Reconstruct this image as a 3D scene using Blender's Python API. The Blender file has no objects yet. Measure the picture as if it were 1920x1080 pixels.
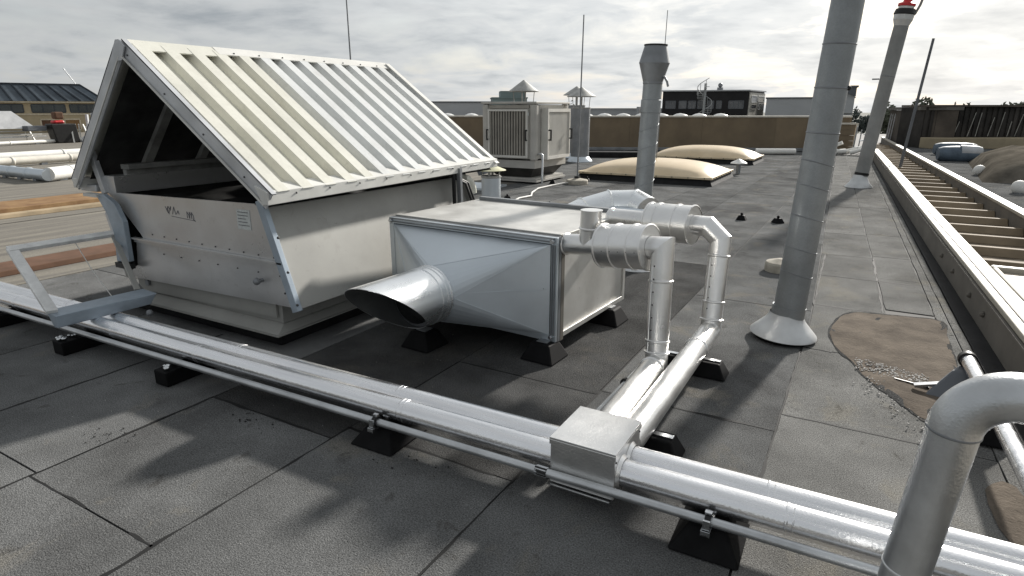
import bpy, bmesh, math, random
from mathutils import Vector, Matrix, Quaternion, noise
random.seed(7)
R = math.radians
sc = bpy.context.scene
col = sc.collection
# ---------------------------------------------------------------- camera
EYE = 2.0
cd = bpy.data.cameras.new('camera'); cam = bpy.data.objects.new('camera', cd); col.objects.link(cam)
cd.sensor_width = 36; cd.lens = 36*1150/1920; cd.clip_start = .05; cd.clip_end = 3000
cam.location = (0, 0, EYE)
cam.rotation_euler = (R(90)-math.atan(335/1150), 0, R(29.76))
sc.camera = cam
# ---------------------------------------------------------------- sky, sun, exposure
SUN_AZ = R(9.0)      # from +Y towards +X
SUN_EL = R(25.5)
sund = Vector((math.sin(SUN_AZ)*math.cos(SUN_EL), math.cos(SUN_AZ)*math.cos(SUN_EL), math.sin(SUN_EL)))
w = bpy.data.worlds.new('World'); sc.world = w; w.use_nodes = True
nt = w.node_tree; nt.nodes.clear()
def nd(t, **k):
    n = nt.nodes.new(t)
    for a, b in k.items(): setattr(n, a, b)
    return n
def lk(a, b): nt.links.new(a, b)
def wmath(op, a, b=None, c=None, clamp=False):
    n = nd('ShaderNodeMath', operation=op, use_clamp=clamp)
    for i, v in enumerate((a, b, c)):
        if v is None: continue
        if isinstance(v, (int, float)): n.inputs[i].default_value = v
        else: lk(v, n.inputs[i])
    return n.outputs[0]
sky = nd('ShaderNodeTexSky', sky_type='NISHITA'); sky.sun_disc = False
sky.sun_elevation = SUN_EL; sky.sun_rotation = SUN_AZ; sky.dust_density = 2.5
tc = nd('ShaderNodeTexCoord')
sep = nd('ShaderNodeSeparateXYZ'); lk(tc.outputs['Generated'], sep.inputs[0])
zc = wmath('ADD', wmath('MAXIMUM', sep.outputs[2], 0.0), 0.16)
cmb = nd('ShaderNodeCombineXYZ')
lk(wmath('DIVIDE', sep.outputs[0], zc), cmb.inputs[0]); lk(wmath('DIVIDE', sep.outputs[1], zc), cmb.inputs[1])
n1 = nd('ShaderNodeTexNoise'); n1.inputs['Scale'].default_value = 1.55; n1.inputs['Detail'].default_value = 9
n1.inputs['Roughness'].default_value = .58; n1.inputs['Distortion'].default_value = .35
lk(cmb.outputs[0], n1.inputs['Vector'])
n2 = nd('ShaderNodeTexNoise'); n2.inputs['Scale'].default_value = 4.2; n2.inputs['Detail'].default_value = 6
mp = nd('ShaderNodeMapping'); mp.inputs['Location'].default_value = (4.3, 1.7, 2.0); lk(cmb.outputs[0], mp.inputs[0]); lk(mp.outputs[0], n2.inputs['Vector'])
mixn = wmath('ADD', wmath('MULTIPLY', n1.outputs['Fac'], .72), wmath('MULTIPLY', n2.outputs['Fac'], .28))
# glow of the veiled sun in the cloud layer
dot = nd('ShaderNodeVectorMath', operation='DOT_PRODUCT'); lk(tc.outputs['Generated'], dot.inputs[0]); dot.inputs[1].default_value = sund
glow = wmath('POWER', wmath('MAXIMUM', dot.outputs['Value'], 0.0), 2.6)
cr = nd('ShaderNodeValToRGB'); lk(mixn, cr.inputs[0])
e = cr.color_ramp.elements
e[0].position = .36; e[0].color = (.78, .79, .79, 1)
e[1].position = .68; e[1].color = (.43, .465, .50, 1)
m = e.new(.52); m.color = (.655, .68, .695, 1)
hor = wmath('POWER', wmath('SUBTRACT', 1.0, wmath('MAXIMUM', sep.outputs[2], 0.0), clamp=True), 7.0)
bright = wmath('ADD', wmath('ADD', .50, wmath('MULTIPLY', glow, .43)), wmath('MULTIPLY', hor, .10))
cs = nd('ShaderNodeVectorMath', operation='SCALE'); lk(cr.outputs[0], cs.inputs[0]); lk(wmath('MULTIPLY', bright, 10.0), cs.inputs['Scale'])
mx = nd('ShaderNodeMix', data_type='RGBA')
cov = nd('ShaderNodeMapRange'); lk(n1.outputs['Fac'], cov.inputs['Value']); cov.inputs['From Min'].default_value = .33; cov.inputs['From Max'].default_value = .5
cov.inputs['To Min'].default_value = .72; cov.inputs['To Max'].default_value = .96
lk(cov.outputs[0], mx.inputs['Factor']); lk(sky.outputs[0], mx.inputs['A']); lk(cs.outputs[0], mx.inputs['B'])
bg = nd('ShaderNodeBackground'); bg.inputs['Strength'].default_value = .1; lk(mx.outputs['Result'], bg.inputs['Color'])
ow = nd('ShaderNodeOutputWorld'); lk(bg.outputs[0], ow.inputs['Surface'])
sl = bpy.data.lights.new('sun', 'SUN'); sl.energy = 5.0; sl.angle = R(2.8); sl.color = (1, .955, .89)
so = bpy.data.objects.new('sun', sl); col.objects.link(so)
so.rotation_euler = (-sund).to_track_quat('-Z', 'Y').to_euler()
vs = sc.view_settings; vs.view_transform = 'Standard'; vs.look = 'None'; vs.gamma = 1; vs.use_curve_mapping = False; vs.exposure = 0.48

# ---------------------------------------------------------------- materials
def mat(name, color, rough=.6, metal=0., var=.12, scale=6., bump=0., bscale=60., col2=None, stretch=None, speck=0., spscale=300., rnd=0., spec=.3, detail=4, rvar=0., stain=None, sscale=.6):
    m = bpy.data.materials.new(name); m.use_nodes = True
    t = m.node_tree; b = t.nodes['Principled BSDF']
    b.inputs['Roughness'].default_value = rough; b.inputs['Metallic'].default_value = metal
    b.inputs['Specular IOR Level'].default_value = spec
    N = t.nodes.new; L = t.links.new
    co = N('ShaderNodeTexCoord'); mpn = N('ShaderNodeMapping'); L(co.outputs['Object'], mpn.inputs[0])
    if stretch: mpn.inputs['Scale'].default_value = stretch
    nz = N('ShaderNodeTexNoise'); nz.inputs['Scale'].default_value = scale; nz.inputs['Detail'].default_value = detail; nz.inputs['Roughness'].default_value = .6
    L(mpn.outputs[0], nz.inputs['Vector'])
    rp = N('ShaderNodeValToRGB'); L(nz.outputs['Fac'], rp.inputs[0])
    c2 = col2 if col2 else tuple(max(0, c*(1-var*2)) for c in color)
    c1 = tuple(min(1, c*(1+var)) for c in color)
    rp.color_ramp.elements[0].position = .32; rp.color_ramp.elements[0].color = (*c2, 1)
    rp.color_ramp.elements[1].position = .68; rp.color_ramp.elements[1].color = (*c1, 1)
    out = rp.outputs[0]
    for si, (sc_, lo, hi, amt, scol) in enumerate(stain or ()):
        ns_ = N('ShaderNodeTexNoise'); ns_.inputs['Scale'].default_value = sc_; ns_.inputs['Detail'].default_value = 7; ns_.inputs['Roughness'].default_value = .65; ns_.inputs['Distortion'].default_value = .6
        mo_ = N('ShaderNodeMapping'); mo_.inputs['Location'].default_value = (3.1+si*7.7, 1.3-si*4.1, si*2.2); L(co.outputs['Object'], mo_.inputs[0]); L(mo_.outputs[0], ns_.inputs['Vector'])
        mr_ = N('ShaderNodeMapRange'); L(ns_.outputs['Fac'], mr_.inputs['Value']); mr_.inputs['From Min'].default_value = lo; mr_.inputs['From Max'].default_value = hi; mr_.inputs['To Max'].default_value = amt
        mi_ = N('ShaderNodeMix'); mi_.data_type = 'RGBA'; L(mr_.outputs[0], mi_.inputs['Factor']); L(out, mi_.inputs['A']); mi_.inputs['B'].default_value = (*scol, 1); out = mi_.outputs['Result']
    if speck:
        n3 = N('ShaderNodeTexNoise'); n3.inputs['Scale'].default_value = spscale; n3.inputs['Detail'].default_value = 2; L(co.outputs['Object'], n3.inputs['Vector'])
        mr = N('ShaderNodeMapRange'); L(n3.outputs['Fac'], mr.inputs['Value'])
        mr.inputs['From Min'].default_value = .3; mr.inputs['From Max'].default_value = .7
        mr.inputs['To Min'].default_value = 1-speck; mr.inputs['To Max'].default_value = 1+speck
        sm = N('ShaderNodeVectorMath'); sm.operation = 'SCALE'; L(out, sm.inputs[0]); L(mr.outputs[0], sm.inputs['Scale']); out = sm.outputs[0]
    if rnd:
        oi = N('ShaderNodeObjectInfo'); mr = N('ShaderNodeMapRange'); L(oi.outputs['Random'], mr.inputs['Value'])
        mr.inputs['To Min'].default_value = 1-rnd; mr.inputs['To Max'].default_value = 1+rnd
        sm = N('ShaderNodeVectorMath'); sm.operation = 'SCALE'; L(out, sm.inputs[0]); L(mr.outputs[0], sm.inputs['Scale']); out = sm.outputs[0]
    L(out, b.inputs['Base Color'])
    if rvar:
        mr = N('ShaderNodeMapRange'); L(nz.outputs['Fac'], mr.inputs['Value']); mr.inputs['From Min'].default_value = .3; mr.inputs['From Max'].default_value = .7
        mr.inputs['To Min'].default_value = rough-rvar; mr.inputs['To Max'].default_value = rough+rvar; L(mr.outputs[0], b.inputs['Roughness'])
    if bump:
        nb = N('ShaderNodeTexNoise'); nb.inputs['Scale'].default_value = bscale; nb.inputs['Detail'].default_value = 3; L(co.outputs['Object'], nb.inputs['Vector'])
        bn = N('ShaderNodeBump'); bn.inputs['Strength'].default_value = bump; bn.inputs['Distance'].default_value = .01
        L(nb.outputs['Fac'], bn.inputs['Height']); L(bn.outputs[0], b.inputs['Normal'])
    return m
M = {}
M['felt'] = mat('felt', (.148, .150, .149), .88, var=.17, scale=1.4, bump=.6, bscale=150, speck=.48, spscale=130, rnd=.13, detail=8, spec=.0, stain=((.55, .52, .68, .65, (.065,.064,.064)), (1.7, .56, .66, .55, (.19,.178,.155)), (5.5, .60, .68, .5, (.06,.057,.053))))
M['felt_pale'] = mat('felt_pale', (.205, .204, .197), .88, var=.14, scale=1.6, bump=.7, bscale=170, speck=.5, spscale=150, rnd=.09, detail=8, spec=.0, stain=((.8, .54, .68, .5, (.10,.097,.09)), (2.2, .56, .66, .45, (.24,.225,.19)), (6.5, .61, .68, .5, (.075,.07,.062))))
M['felt_dark'] = mat('felt_dark', (.085, .085, .084), .8, var=.2, scale=1.5, bump=.8, bscale=150, speck=.6, spscale=130, rnd=.15, detail=8, spec=.0, stain=((1.5, .55, .66, .5, (.12,.112,.10)),))
M['seam'] = mat('seam', (.016, .016, .016), .8, var=.2, scale=3)
M['bitumen_black'] = mat('bitumen_black', (.016, .016, .017), .65, spec=.2, var=.25, scale=4, bump=.3, bscale=40)
M['old_roof'] = mat('old_roof', (.20, .185, .155), .9, col2=(.12, .112, .1), scale=1.0, stretch=(5.0, .35, 1), bump=.2, bscale=60, speck=.15, spscale=60, detail=8)
M['rust'] = mat('rust', (.27, .17, .08), .85, col2=(.17, .09, .04), scale=2.5, bump=.2, detail=8)
M['rust_dark'] = mat('rust_dark', (.14, .075, .048), .85, col2=(.09, .05, .03), scale=2.5, detail=8)
M['beige_strip'] = mat('beige_strip', (.36, .28, .18), .8, var=.15, scale=2)
M['clad'] = mat('cladding', (.92, .92, .93), .24, .97, var=.07, scale=2.2, stretch=(.5, 9, 9), bump=.13, bscale=70, rvar=.09, detail=6)
M['clad_duct'] = mat('cladding_duct', (.84, .835, .82), .33, .95, var=.05, scale=3, bump=.13, bscale=70, rvar=.06)
M['pipe_grey'] = mat('pipe_grey', (.56, .575, .585), .38, .85, var=.12, scale=4, rvar=.06, bump=.13, bscale=120)
M['galv'] = mat('galvanised', (.62, .67, .71), .42, .75, var=.04, scale=2, bump=.03, bscale=20, rvar=.06)
M['galv_bright'] = mat('galvanised_bright', (.82, .84, .85), .3, .9, var=.025, scale=5, stretch=(1, 1, 4), rvar=.05)
M['galv_dull'] = mat('galvanised_dull', (.26, .272, .285), .5, .6, var=.12, scale=2.5, bump=.05, bscale=14)
M['spiral'] = mat('spiral_duct', (.30, .318, .328), .48, .55, var=.12, scale=2.2, bump=.06, bscale=10, speck=.05, spscale=80)
M['pole_grey'] = mat('pole_grey', (.29, .295, .29), .6, .2, var=.1, scale=2)
M['skirt'] = mat('flashing_skirt', (.62, .63, .63), .42, .45, var=.06, scale=6)
M['ahu_skin'] = mat('ahu_skin', (.62, .615, .59), .42, .55, var=.08, scale=2.2, col2=(.52, .51, .48), bump=.02, bscale=8, rvar=.1, detail=6, stain=((1.1, .54, .70, .30, (.50,.49,.46)), (4.5, .58, .70, .30, (.44,.43,.40)), (14, .62, .70, .35, (.36,.35,.32))))
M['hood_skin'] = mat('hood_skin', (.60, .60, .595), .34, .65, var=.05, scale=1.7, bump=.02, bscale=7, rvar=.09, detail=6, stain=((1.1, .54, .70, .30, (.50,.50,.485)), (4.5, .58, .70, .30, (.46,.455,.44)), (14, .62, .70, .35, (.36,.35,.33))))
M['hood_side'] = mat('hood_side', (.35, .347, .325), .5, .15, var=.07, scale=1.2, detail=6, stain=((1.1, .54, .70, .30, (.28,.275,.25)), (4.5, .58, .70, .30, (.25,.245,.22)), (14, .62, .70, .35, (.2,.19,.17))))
M['cream'] = mat('cream_sheet', (.62, .615, .55), .45, .0, var=.06, stain=((1.1, .54, .70, .30, (.50,.48,.40)), (4.5, .58, .70, .30, (.44,.42,.35)), (14, .62, .70, .35, (.36,.34,.29))), scale=2.0, speck=.03, spscale=40, detail=7)
M['pale_sheet'] = mat('pale_sheet', (.60, .615, .61), .42, .0, var=.06, stain=((1.1, .54, .70, .30, (.48,.48,.45)), (4.5, .58, .70, .30, (.42,.42,.40)), (14, .62, .70, .35, (.35,.34,.32))), scale=2.0, speck=.03, spscale=40, detail=7)
M['white_trim'] = mat('white_trim', (.66, .655, .62), .45, .0, var=.06, scale=3, detail=7)
M['frame_grey'] = mat('frame_grey', (.58, .595, .61), .45, .45, var=.1, scale=3, detail=7)
M['blue_grey'] = mat('blue_grey', (.36, .42, .48), .45, .4, var=.1, scale=4)
M['shaded_inside'] = mat('shaded_inside', (.035, .035, .034), .7, var=.3, scale=4)  # near black: the shade of enclosed insides is put into the colour
M['duct_inside'] = mat('duct_inside', (.11, .115, .115), .6, .3, var=.15, scale=3)  # dull zinc darkened to carry the shade inside the round mouth
M['dark_rib'] = mat('dark_rib', (.30, .30, .285), .6, var=.2, scale=4)
M['rubber'] = mat('rubber', (.007, .007, .0075), .65, spec=.12, var=.2, scale=9, bump=.1, bscale=90)
M['black'] = mat('black_plastic', (.02, .02, .02), .45)
M['zinc'] = mat('zinc', (.7, .71, .72), .22, 1., var=.1, scale=30)
M['screw'] = mat('screw', (.10, .10, .10), .5, .6)
M['dome'] = mat('dome_acrylic', (.70, .57, .39), .3, var=.05, scale=1.2, col2=(.60, .475, .31), detail=6)
M['dome_rim'] = mat('dome_rim', (.66, .55, .38), .45, var=.08, scale=3)
M['dome_white'] = mat('dome_white', (.78, .78, .76), .3)
M['wall_brown'] = mat('wall_brown', (.21, .165, .11), .9, col2=(.165, .13, .09), scale=.9, stretch=(1, 1, .8), bump=.1, bscale=12, detail=9, rnd=.05)
M['coping'] = mat('coping', (.66, .63, .56), .6, var=.1, scale=2)
M['unit'] = mat('unit_beige', (.47, .455, .42), .55, var=.07, scale=2, detail=7)
M['unit_frame'] = mat('unit_frame', (.66, .645, .60), .5, var=.06, scale=2)
M['unit_slat'] = mat('unit_slat', (.36, .34, .30), .6, var=.1, scale=3)
M['unit_dark'] = mat('unit_dark', (.05, .048, .044), .7, var=.2, scale=3)
M['cowl'] = mat('cowl', (.40, .40, .38), .5, .3, var=.15, scale=4)
M['cowl_mossy'] = mat('cowl_mossy', (.62, .60, .47), .55, .1, col2=(.42, .42, .24), scale=4, detail=7)
M['concrete'] = mat('concrete', (.42, .39, .33), .9, var=.15, scale=8, bump=.2, bscale=60)
M['mud'] = mat('mud', (.150, .127, .104), .92, col2=(.085, .072, .06), scale=3.2, bump=.6, bscale=45, speck=.16, spscale=160, detail=9, spec=.03)
M['gravel'] = mat('gravel', (.50, .49, .47), .8, rnd=.1, var=.3, scale=30)
M['tan_rail'] = mat('tan_rail', (.40, .375, .315), .5, var=.06, scale=1.5, detail=6)
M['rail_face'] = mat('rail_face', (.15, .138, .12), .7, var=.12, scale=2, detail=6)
M['tan_panel'] = mat('tan_panel', (.44, .38, .31), .6, var=.06, scale=1.5, detail=6)
M['batten'] = mat('batten', (.25, .198, .135), .8, var=.14, scale=2, detail=7, rnd=.12)
M['channel_floor'] = mat('channel_floor', (.20, .16, .115), .9, var=.25, scale=2.5, speck=.25, spscale=90, detail=8)
M['shed_dark'] = mat('shed_dark', (.045, .041, .037), .8, var=.3, scale=1, detail=8, rnd=.2)
M['shed_brown'] = mat('shed_brown', (.10, .085, .07), .85, var=.25, scale=.8, detail=8)
M['pale_batten'] = mat('pale_batten', (.36, .35, .32), .7, var=.2, scale=2)
M['ledge'] = mat('ledge', (.37, .31, .21), .8, var=.15, scale=.7, detail=7)
M['tarp_blue'] = mat('tarp_blue', (.115, .155, .20), .5, var=.2, scale=2, bump=.3, bscale=6)
M['tarp_white'] = mat('tarp_white', (.5, .52, .54), .5, var=.1, scale=2)
M['mound'] = mat('mound', (.125, .113, .095), .9, spec=.0, var=.25, scale=1.5, bump=.5, bscale=8, detail=8)
M['white_duct'] = mat('white_duct', (.76, .755, .72), .5, var=.06, scale=2)
M['bld_dark'] = mat('bld_dark', (.022, .021, .022), .6, var=.2, scale=.6)
M['bld_light'] = mat('bld_light', (.52, .50, .45), .7, var=.08, scale=.4)
M['bld_grey'] = mat('bld_grey', (.46, .47, .48), .7, var=.05, scale=.3)
M['bld_grey_dark'] = mat('bld_grey_dark', (.14, .15, .165), .6, var=.1, scale=.4)
M['bld_beige'] = mat('bld_beige', (.42, .35, .23), .8, var=.1, scale=.5)
M['bld_trim'] = mat('bld_trim', (.60, .53, .40), .7)
M['slate'] = mat('slate', (.085, .105, .125), .45, .2, var=.2, scale=.7)
M['slate_rib'] = mat('slate_rib', (.045, .055, .068), .5)
M['glass_dark'] = mat('glass_dark', (.03, .04, .04), .12, var=.3, scale=.5, spec=.8)
M['glass_grey'] = mat('glass_grey', (.10, .105, .115), .15, var=.3, scale=.7, spec=.8)
M['stair_grey'] = mat('stair_grey', (.42, .43, .43), .5, .3)
M['green_bld'] = mat('green_bld', (.21, .27, .27), .6, var=.12, scale=.5)
M['red'] = mat('red', (.62, .045, .05), .4)
M['white'] = mat('white', (.8, .8, .78), .4)
M['leaf'] = mat('leaf', (.12, .13, .095), .8, col2=(.07, .08, .055), scale=.8)
M['leaf_far'] = mat('leaf_far', (.10, .115, .105), .9, col2=(.06, .072, .07), scale=.4)
M['bark'] = mat('bark', (.10, .08, .06), .9)
M['land'] = mat('land', (.12, .125, .105), .95, var=.3, scale=.03)
M['ink'] = mat('ink', (.14, .14, .15), .6)
M['sticker'] = mat('sticker', (.56, .585, .57), .5, var=.08, scale=30)
M['cable_white'] = mat('cable_white', (.62, .61, .58), .6)

# ---------------------------------------------------------------- mesh builder (world coordinates)
class MB:
    def __init__(s): s.v = []; s.f = []; s.sm = []
    def add(s, vs_, fs, smooth=False):
        o = len(s.v); s.v += [Vector(p) for p in vs_]
        for f in fs: s.f.append([i+o for i in f]); s.sm.append(smooth)
        return s
    def hexa(s, b, t):          # four bottom, four top points (both counter-clockwise from above)
        return s.add(list(b)+list(t), [(3,2,1,0),(4,5,6,7),(0,1,5,4),(1,2,6,5),(2,3,7,6),(3,0,4,7)])
    def box(s, x0, y0, z0, x1, y1, z1, rz=0, piv=None):
        p = [(x0,y0),(x1,y0),(x1,y1),(x0,y1)]
        if rz:
            cx, cy = piv if piv else ((x0+x1)/2, (y0+y1)/2); c, n = math.cos(rz), math.sin(rz)
            p = [(cx+(x-cx)*c-(y-cy)*n, cy+(x-cx)*n+(y-cy)*c) for x, y in p]
        return s.hexa([(*q, z0) for q in p], [(*q, z1) for q in p])
    def bar(s, a, b, w_, h_, up=(0,0,1)):   # rectangular bar between two points
        a, b = Vector(a), Vector(b); d = (b-a).normalized(); u = d.cross(Vector(up))
        if u.length < 1e-4: u = d.cross(Vector((1,0,0)))
        u.normalize(); v = u.cross(d).normalized(); u *= w_/2; v *= h_/2
        return s.add([a-u-v, a+u-v, a+u+v, a-u+v, b-u-v, b+u-v, b+u+v, b-u+v], [(0,1,2,3),(7,6,5,4),(0,4,5,1),(1,5,6,2),(2,6,7,3),(3,7,4,0)])
    def prism(s, pts, d):       # polygon extruded along d
        d = Vector(d); n = len(pts); a = [Vector(p) for p in pts]
        return s.add(a+[p+d for p in a], [tuple(range(n))[::-1], tuple(range(n, 2*n))]+[(i, (i+1) % n, n+(i+1) % n, n+i) for i in range(n)])
    def tube(s, pts, r, n=20, caps=True, smooth_bend=False):   # mitred round tube
        P_ = [Vector(p) for p in pts]; rr = r if isinstance(r, (list, tuple)) else [r]*len(P_)
        D = [(P_[i+1]-P_[i]).normalized() for i in range(len(P_)-1)]
        d = D[0]; u = d.cross(Vector((0,0,1)))
        if u.length < 1e-3: u = d.cross(Vector((0,1,0)))
        u.normalize(); v = d.cross(u).normalized(); rings = []
        for i, p in enumerate(P_):
            if i == 0: nn, dd = D[0], D[0]
            elif i == len(P_)-1: nn, dd = D[-1], D[-1]
            else: nn, dd = D[i-1]+D[i], D[i-1]
            ring = []
            for k in range(n):
                a = 2*math.pi*k/n; q = (u*math.cos(a)+v*math.sin(a))*rr[i]
                ring.append(p+q-dd*(q.dot(nn)/dd.dot(nn)))
            rings.append(ring)
            if 0 < i < len(P_)-1:
                q = D[i-1].rotation_difference(D[i]); u = q @ u; v = q @ v
        if smooth_bend:
            vs_ = [p for g in rings for p in g]
            fs = [(i*n+k, i*n+(k+1) % n, (i+1)*n+(k+1) % n, (i+1)*n+k) for i in range(len(rings)-1) for k in range(n)]
            s.add(vs_, fs, True)
        else:
            for i in range(len(rings)-1):
                s.add(rings[i]+rings[i+1], [(k, (k+1) % n, n+(k+1) % n, n+k) for k in range(n)], True)
        if caps:
            s.add(rings[0], [tuple(range(n))[::-1]]); s.add(rings[-1], [tuple(range(n))])
        return s
    def lathe(s, c, prof, n=28, axis=(0,0,1), smooth=False, caps=False):   # prof: (radius, height along axis)
        c = Vector(c); a = Vector(axis).normalized(); u = a.orthogonal().normalized(); v = a.cross(u)
        def ring(r, h): return [c+a*h+(u*math.cos(2*math.pi*k/n)+v*math.sin(2*math.pi*k/n))*r for k in range(n)]
        rg = [ring(*p) for p in prof]
        if smooth:
            s.add([p for g in rg for p in g], [(i*n+k, i*n+(k+1) % n, (i+1)*n+(k+1) % n, (i+1)*n+k) for i in range(len(rg)-1) for k in range(n)], True)
        else:
            for i in range(len(rg)-1): s.add(rg[i]+rg[i+1], [(k, (k+1) % n, n+(k+1) % n, n+k) for k in range(n)], True)
        if caps: s.add(rg[0], [tuple(range(n))[::-1]]); s.add(rg[-1], [tuple(range(n))])
        return s
    def helix(s, a, b, r, turns, t, n=26, ph=0):
        a, b = Vector(a), Vector(b); d = (b-a); u = d.orthogonal().normalized(); v = d.normalized().cross(u); N_ = int(turns*n)
        rr = r if isinstance(r, tuple) else (r, r)
        pts = [a+d*(i/N_)+(u*math.cos(ph+2*math.pi*i/n)+v*math.sin(ph+2*math.pi*i/n))*(rr[0]+(rr[1]-rr[0])*i/N_) for i in range(N_+1)]
        return s.tube(pts, t, 5, True, True)
    def ball(s, c, r, n=14, sq=(1,1,1)):
        vs_ = []; fs = []; m_ = n//2
        for i in range(m_+1):
            th = math.pi*i/m_
            for k in range(n): vs_.append((c[0]+r*sq[0]*math.sin(th)*math.cos(2*math.pi*k/n), c[1]+r*sq[1]*math.sin(th)*math.sin(2*math.pi*k/n), c[2]+r*sq[2]*math.cos(th)))
        for i in range(m_):
            for k in range(n): fs.append((i*n+k, (i+1)*n+k, (i+1)*n+(k+1) % n, i*n+(k+1) % n))
        return s.add(vs_, fs, True)
    def build(s, name, m_, parent=None, bevel=0., kind=None, label=None):
        me = bpy.data.meshes.new(name)
        off = Matrix.Identity(4)
        if parent is not None:
            r = parent
            while r.parent: r = r.parent
            off = (Matrix.Translation(r.location) @ r.rotation_euler.to_matrix().to_4x4()).inverted()
        me.from_pydata([off @ p for p in s.v], [], s.f)
        me.polygons.foreach_set('use_smooth', s.sm); me.materials.append(m_ if not isinstance(m_, str) else M[m_]); me.update()
        o = bpy.data.objects.new(name, me); col.objects.link(o)
        if parent is not None: o.parent = parent
        if bevel:
            b = o.modifiers.new('bevel', 'BEVEL'); b.width = bevel; b.segments = 2; b.limit_method = 'ANGLE'; b.angle_limit = R(40)
        if kind: o['kind'] = kind
        if label: o['label'] = label
        return o
def tag(o, label, cat, group=None):
    o['label'] = label; o['category'] = cat
    if group: o['group'] = group
    return o
def thing(name, label, cat, loc=(0,0,0), rz=0, group=None):
    o = bpy.data.objects.new(name, None); col.objects.link(o); o.location = loc; o.rotation_euler = (0,0,rz); o.empty_display_size = .1
    return tag(o, label, cat, group)
def dup(root, loc, rz, label, group=None):
    r = root.copy(); col.objects.link(r); r.location = loc; r.rotation_euler = (0,0,rz); r['label'] = label
    if group: r['group'] = group
    for ch in list(root.children):
        c = ch.copy(); col.objects.link(c); c.parent = r
        for g in list(ch.children):
            d = g.copy(); col.objects.link(d); d.parent = c
    return r
def struct(mb, name, m_, **k): return mb.build(name, m_, None, kind='structure', **k)
def arc(c, u, v, r, a0, a1, n):
    c, u, v = Vector(c), Vector(u), Vector(v)
    return [c+(u*math.cos(a0+(a1-a0)*i/n)+v*math.sin(a0+(a1-a0)*i/n))*r for i in range(n+1)]
def interp(pts, x):
    if x <= pts[0][0]: return pts[0][1]
    for (a, b), (c, d) in zip(pts, pts[1:]):
        if x <= c: return b+(d-b)*(x-a)/(c-a)
    return pts[-1][1]

# ================================================================ SETTING
struct(MB().add([(-2500,-2500,-9),(2500,-2500,-9),(2500,2500,-9),(-2500,2500,-9)], [(0,1,2,3)]), 'ground', 'land')
def wall_y(x): return 35.2+(x+.84)*.47
deck = MB()
deck.hexa([(-90,-14,-1.0),(14,-14,-1.0),(14,62,-1.0),(-90,62,-1.0)], [(-90,-14,-.008),(14,-14,-.008),(14,62,-.008),(-90,62,-.008)])
deck = struct(deck, 'roof_deck', 'seam')
# ---- roofing felt: every sheet its own piece
def gx(y): return .96-.038*(y-6)       # edge of felt along the channel
def sheet(x0, x1, y0, y1, m_, g=.006, z=None):
    z = random.uniform(-.0015, .0015) if z is None else z
    xs = x0 if callable(x0) else (lambda y, v=x0: v); xe = x1 if callable(x1) else (lambda y, v=x1: v)
    nseg = 5; b = []; t = []
    j = lambda: random.uniform(-.005, .005)
    L_ = [(xs(y0+(y1-y0)*i/nseg)+g+j(), y0+(y1-y0)*i/nseg+(g if i == 0 else -g if i == nseg else 0)) for i in range(nseg+1)]
    Rr = [(xe(y0+(y1-y0)*i/nseg)-g+j(), y0+(y1-y0)*i/nseg+(g if i == 0 else -g if i == nseg else 0)) for i in range(nseg+1)]
    pts = L_+Rr[::-1]; n = len(pts)
    MB().add([(*p, -.007) for p in pts]+[(*p, z) for p in pts], [tuple(range(n, 2*n))[::-1]]+[(i, n+i, n+(i+1) % n, (i+1) % n) for i in range(n)]).build('felt_sheet', m_, deck)
seamx = [-13.4, -12.2, -11.0, -9.8, -8.6, -7.38, -6.17, -4.97, -3.89, -2.71, -1.485, -.285]
cuts = {(-3.89): [-3.5, 1.285, 2.44, 6.9, 11.6], (-4.97): [-2.6, 1.32, 5.2, 9.9], (-2.71): [-3.6, -.9, 2.6, 3.86, 8.2, 12.6], (-1.485): [-4, .9, 3.93, 6.75, 10.4, 14.9]}
for i in range(len(seamx)-1):
    x0, x1 = seamx[i], seamx[i+1]
    ys = list(cuts.get(x0, []))
    if not ys:
        ys = [random.uniform(-5, -3)]
        while ys[-1] < 9: ys.append(ys[-1]+random.uniform(3.6, 5))
    while ys[-1] < wall_y(x0)-4: ys.append(ys[-1]+random.uniform(3.4, 5))
    ys.append(wall_y(x0)-.12)
    for a, b in zip(ys, ys[1:]):
        nr = (a+b)/2 < 4.3 and x1 < -2
        e0, e1 = x0, x1
        if x1 == -.285: e1 = (lambda y: min(-.27, -.285-.040*(y-6.5)) if y > 6.5 else -.285)
        sheet(e0, e1, a, b, 'felt' if not (x0 == -2.71 and 2 < a < 4 or (x0 == -3.89 and 2 < a < 7)) else M['felt_dark'])
# paler sheets along the channel
ys = [-6, -2.2, 1.2, 2.9, 4.2, 5.62, 7.02, 8.4, 9.72, 11.5, 13.1, 14.8, 16.6, 18.5, 20.6, 23, 26, 29, 32.5]
sA = lambda y: min(-.27, -.285-.040*(y-6.5)) if y > 6.5 else -.285
sB = lambda y: .37-.052*(y-7)
sC = lambda y: gx(y)-.12
for a, b in zip(ys, ys[1:]):
    if b <= 7.1: sheet(sA, sC, a, b, M['felt_pale'])
    else:
        sheet(sA, sB, a, b, M['felt_pale']); sheet(sB, sC, a+.18, b+.18, M['felt_pale'])
yk = [-6, -3, 0, 2.2, 3.6, 5, 6.6, 8.2, 9.9, 11.8, 14, 16.5, 19.5, 23, 27, 31]
for a, b in zip(yk, yk[1:]):
    sheet(lambda y: gx(y)-.12, lambda y: gx(y)-.03, a, b, M['felt_pale'], z=.004)
    sheet(lambda y: gx(y)-.03, lambda y: gx(y)+.05, a+.4, b+.4, M['felt_pale'], z=.003)
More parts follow.
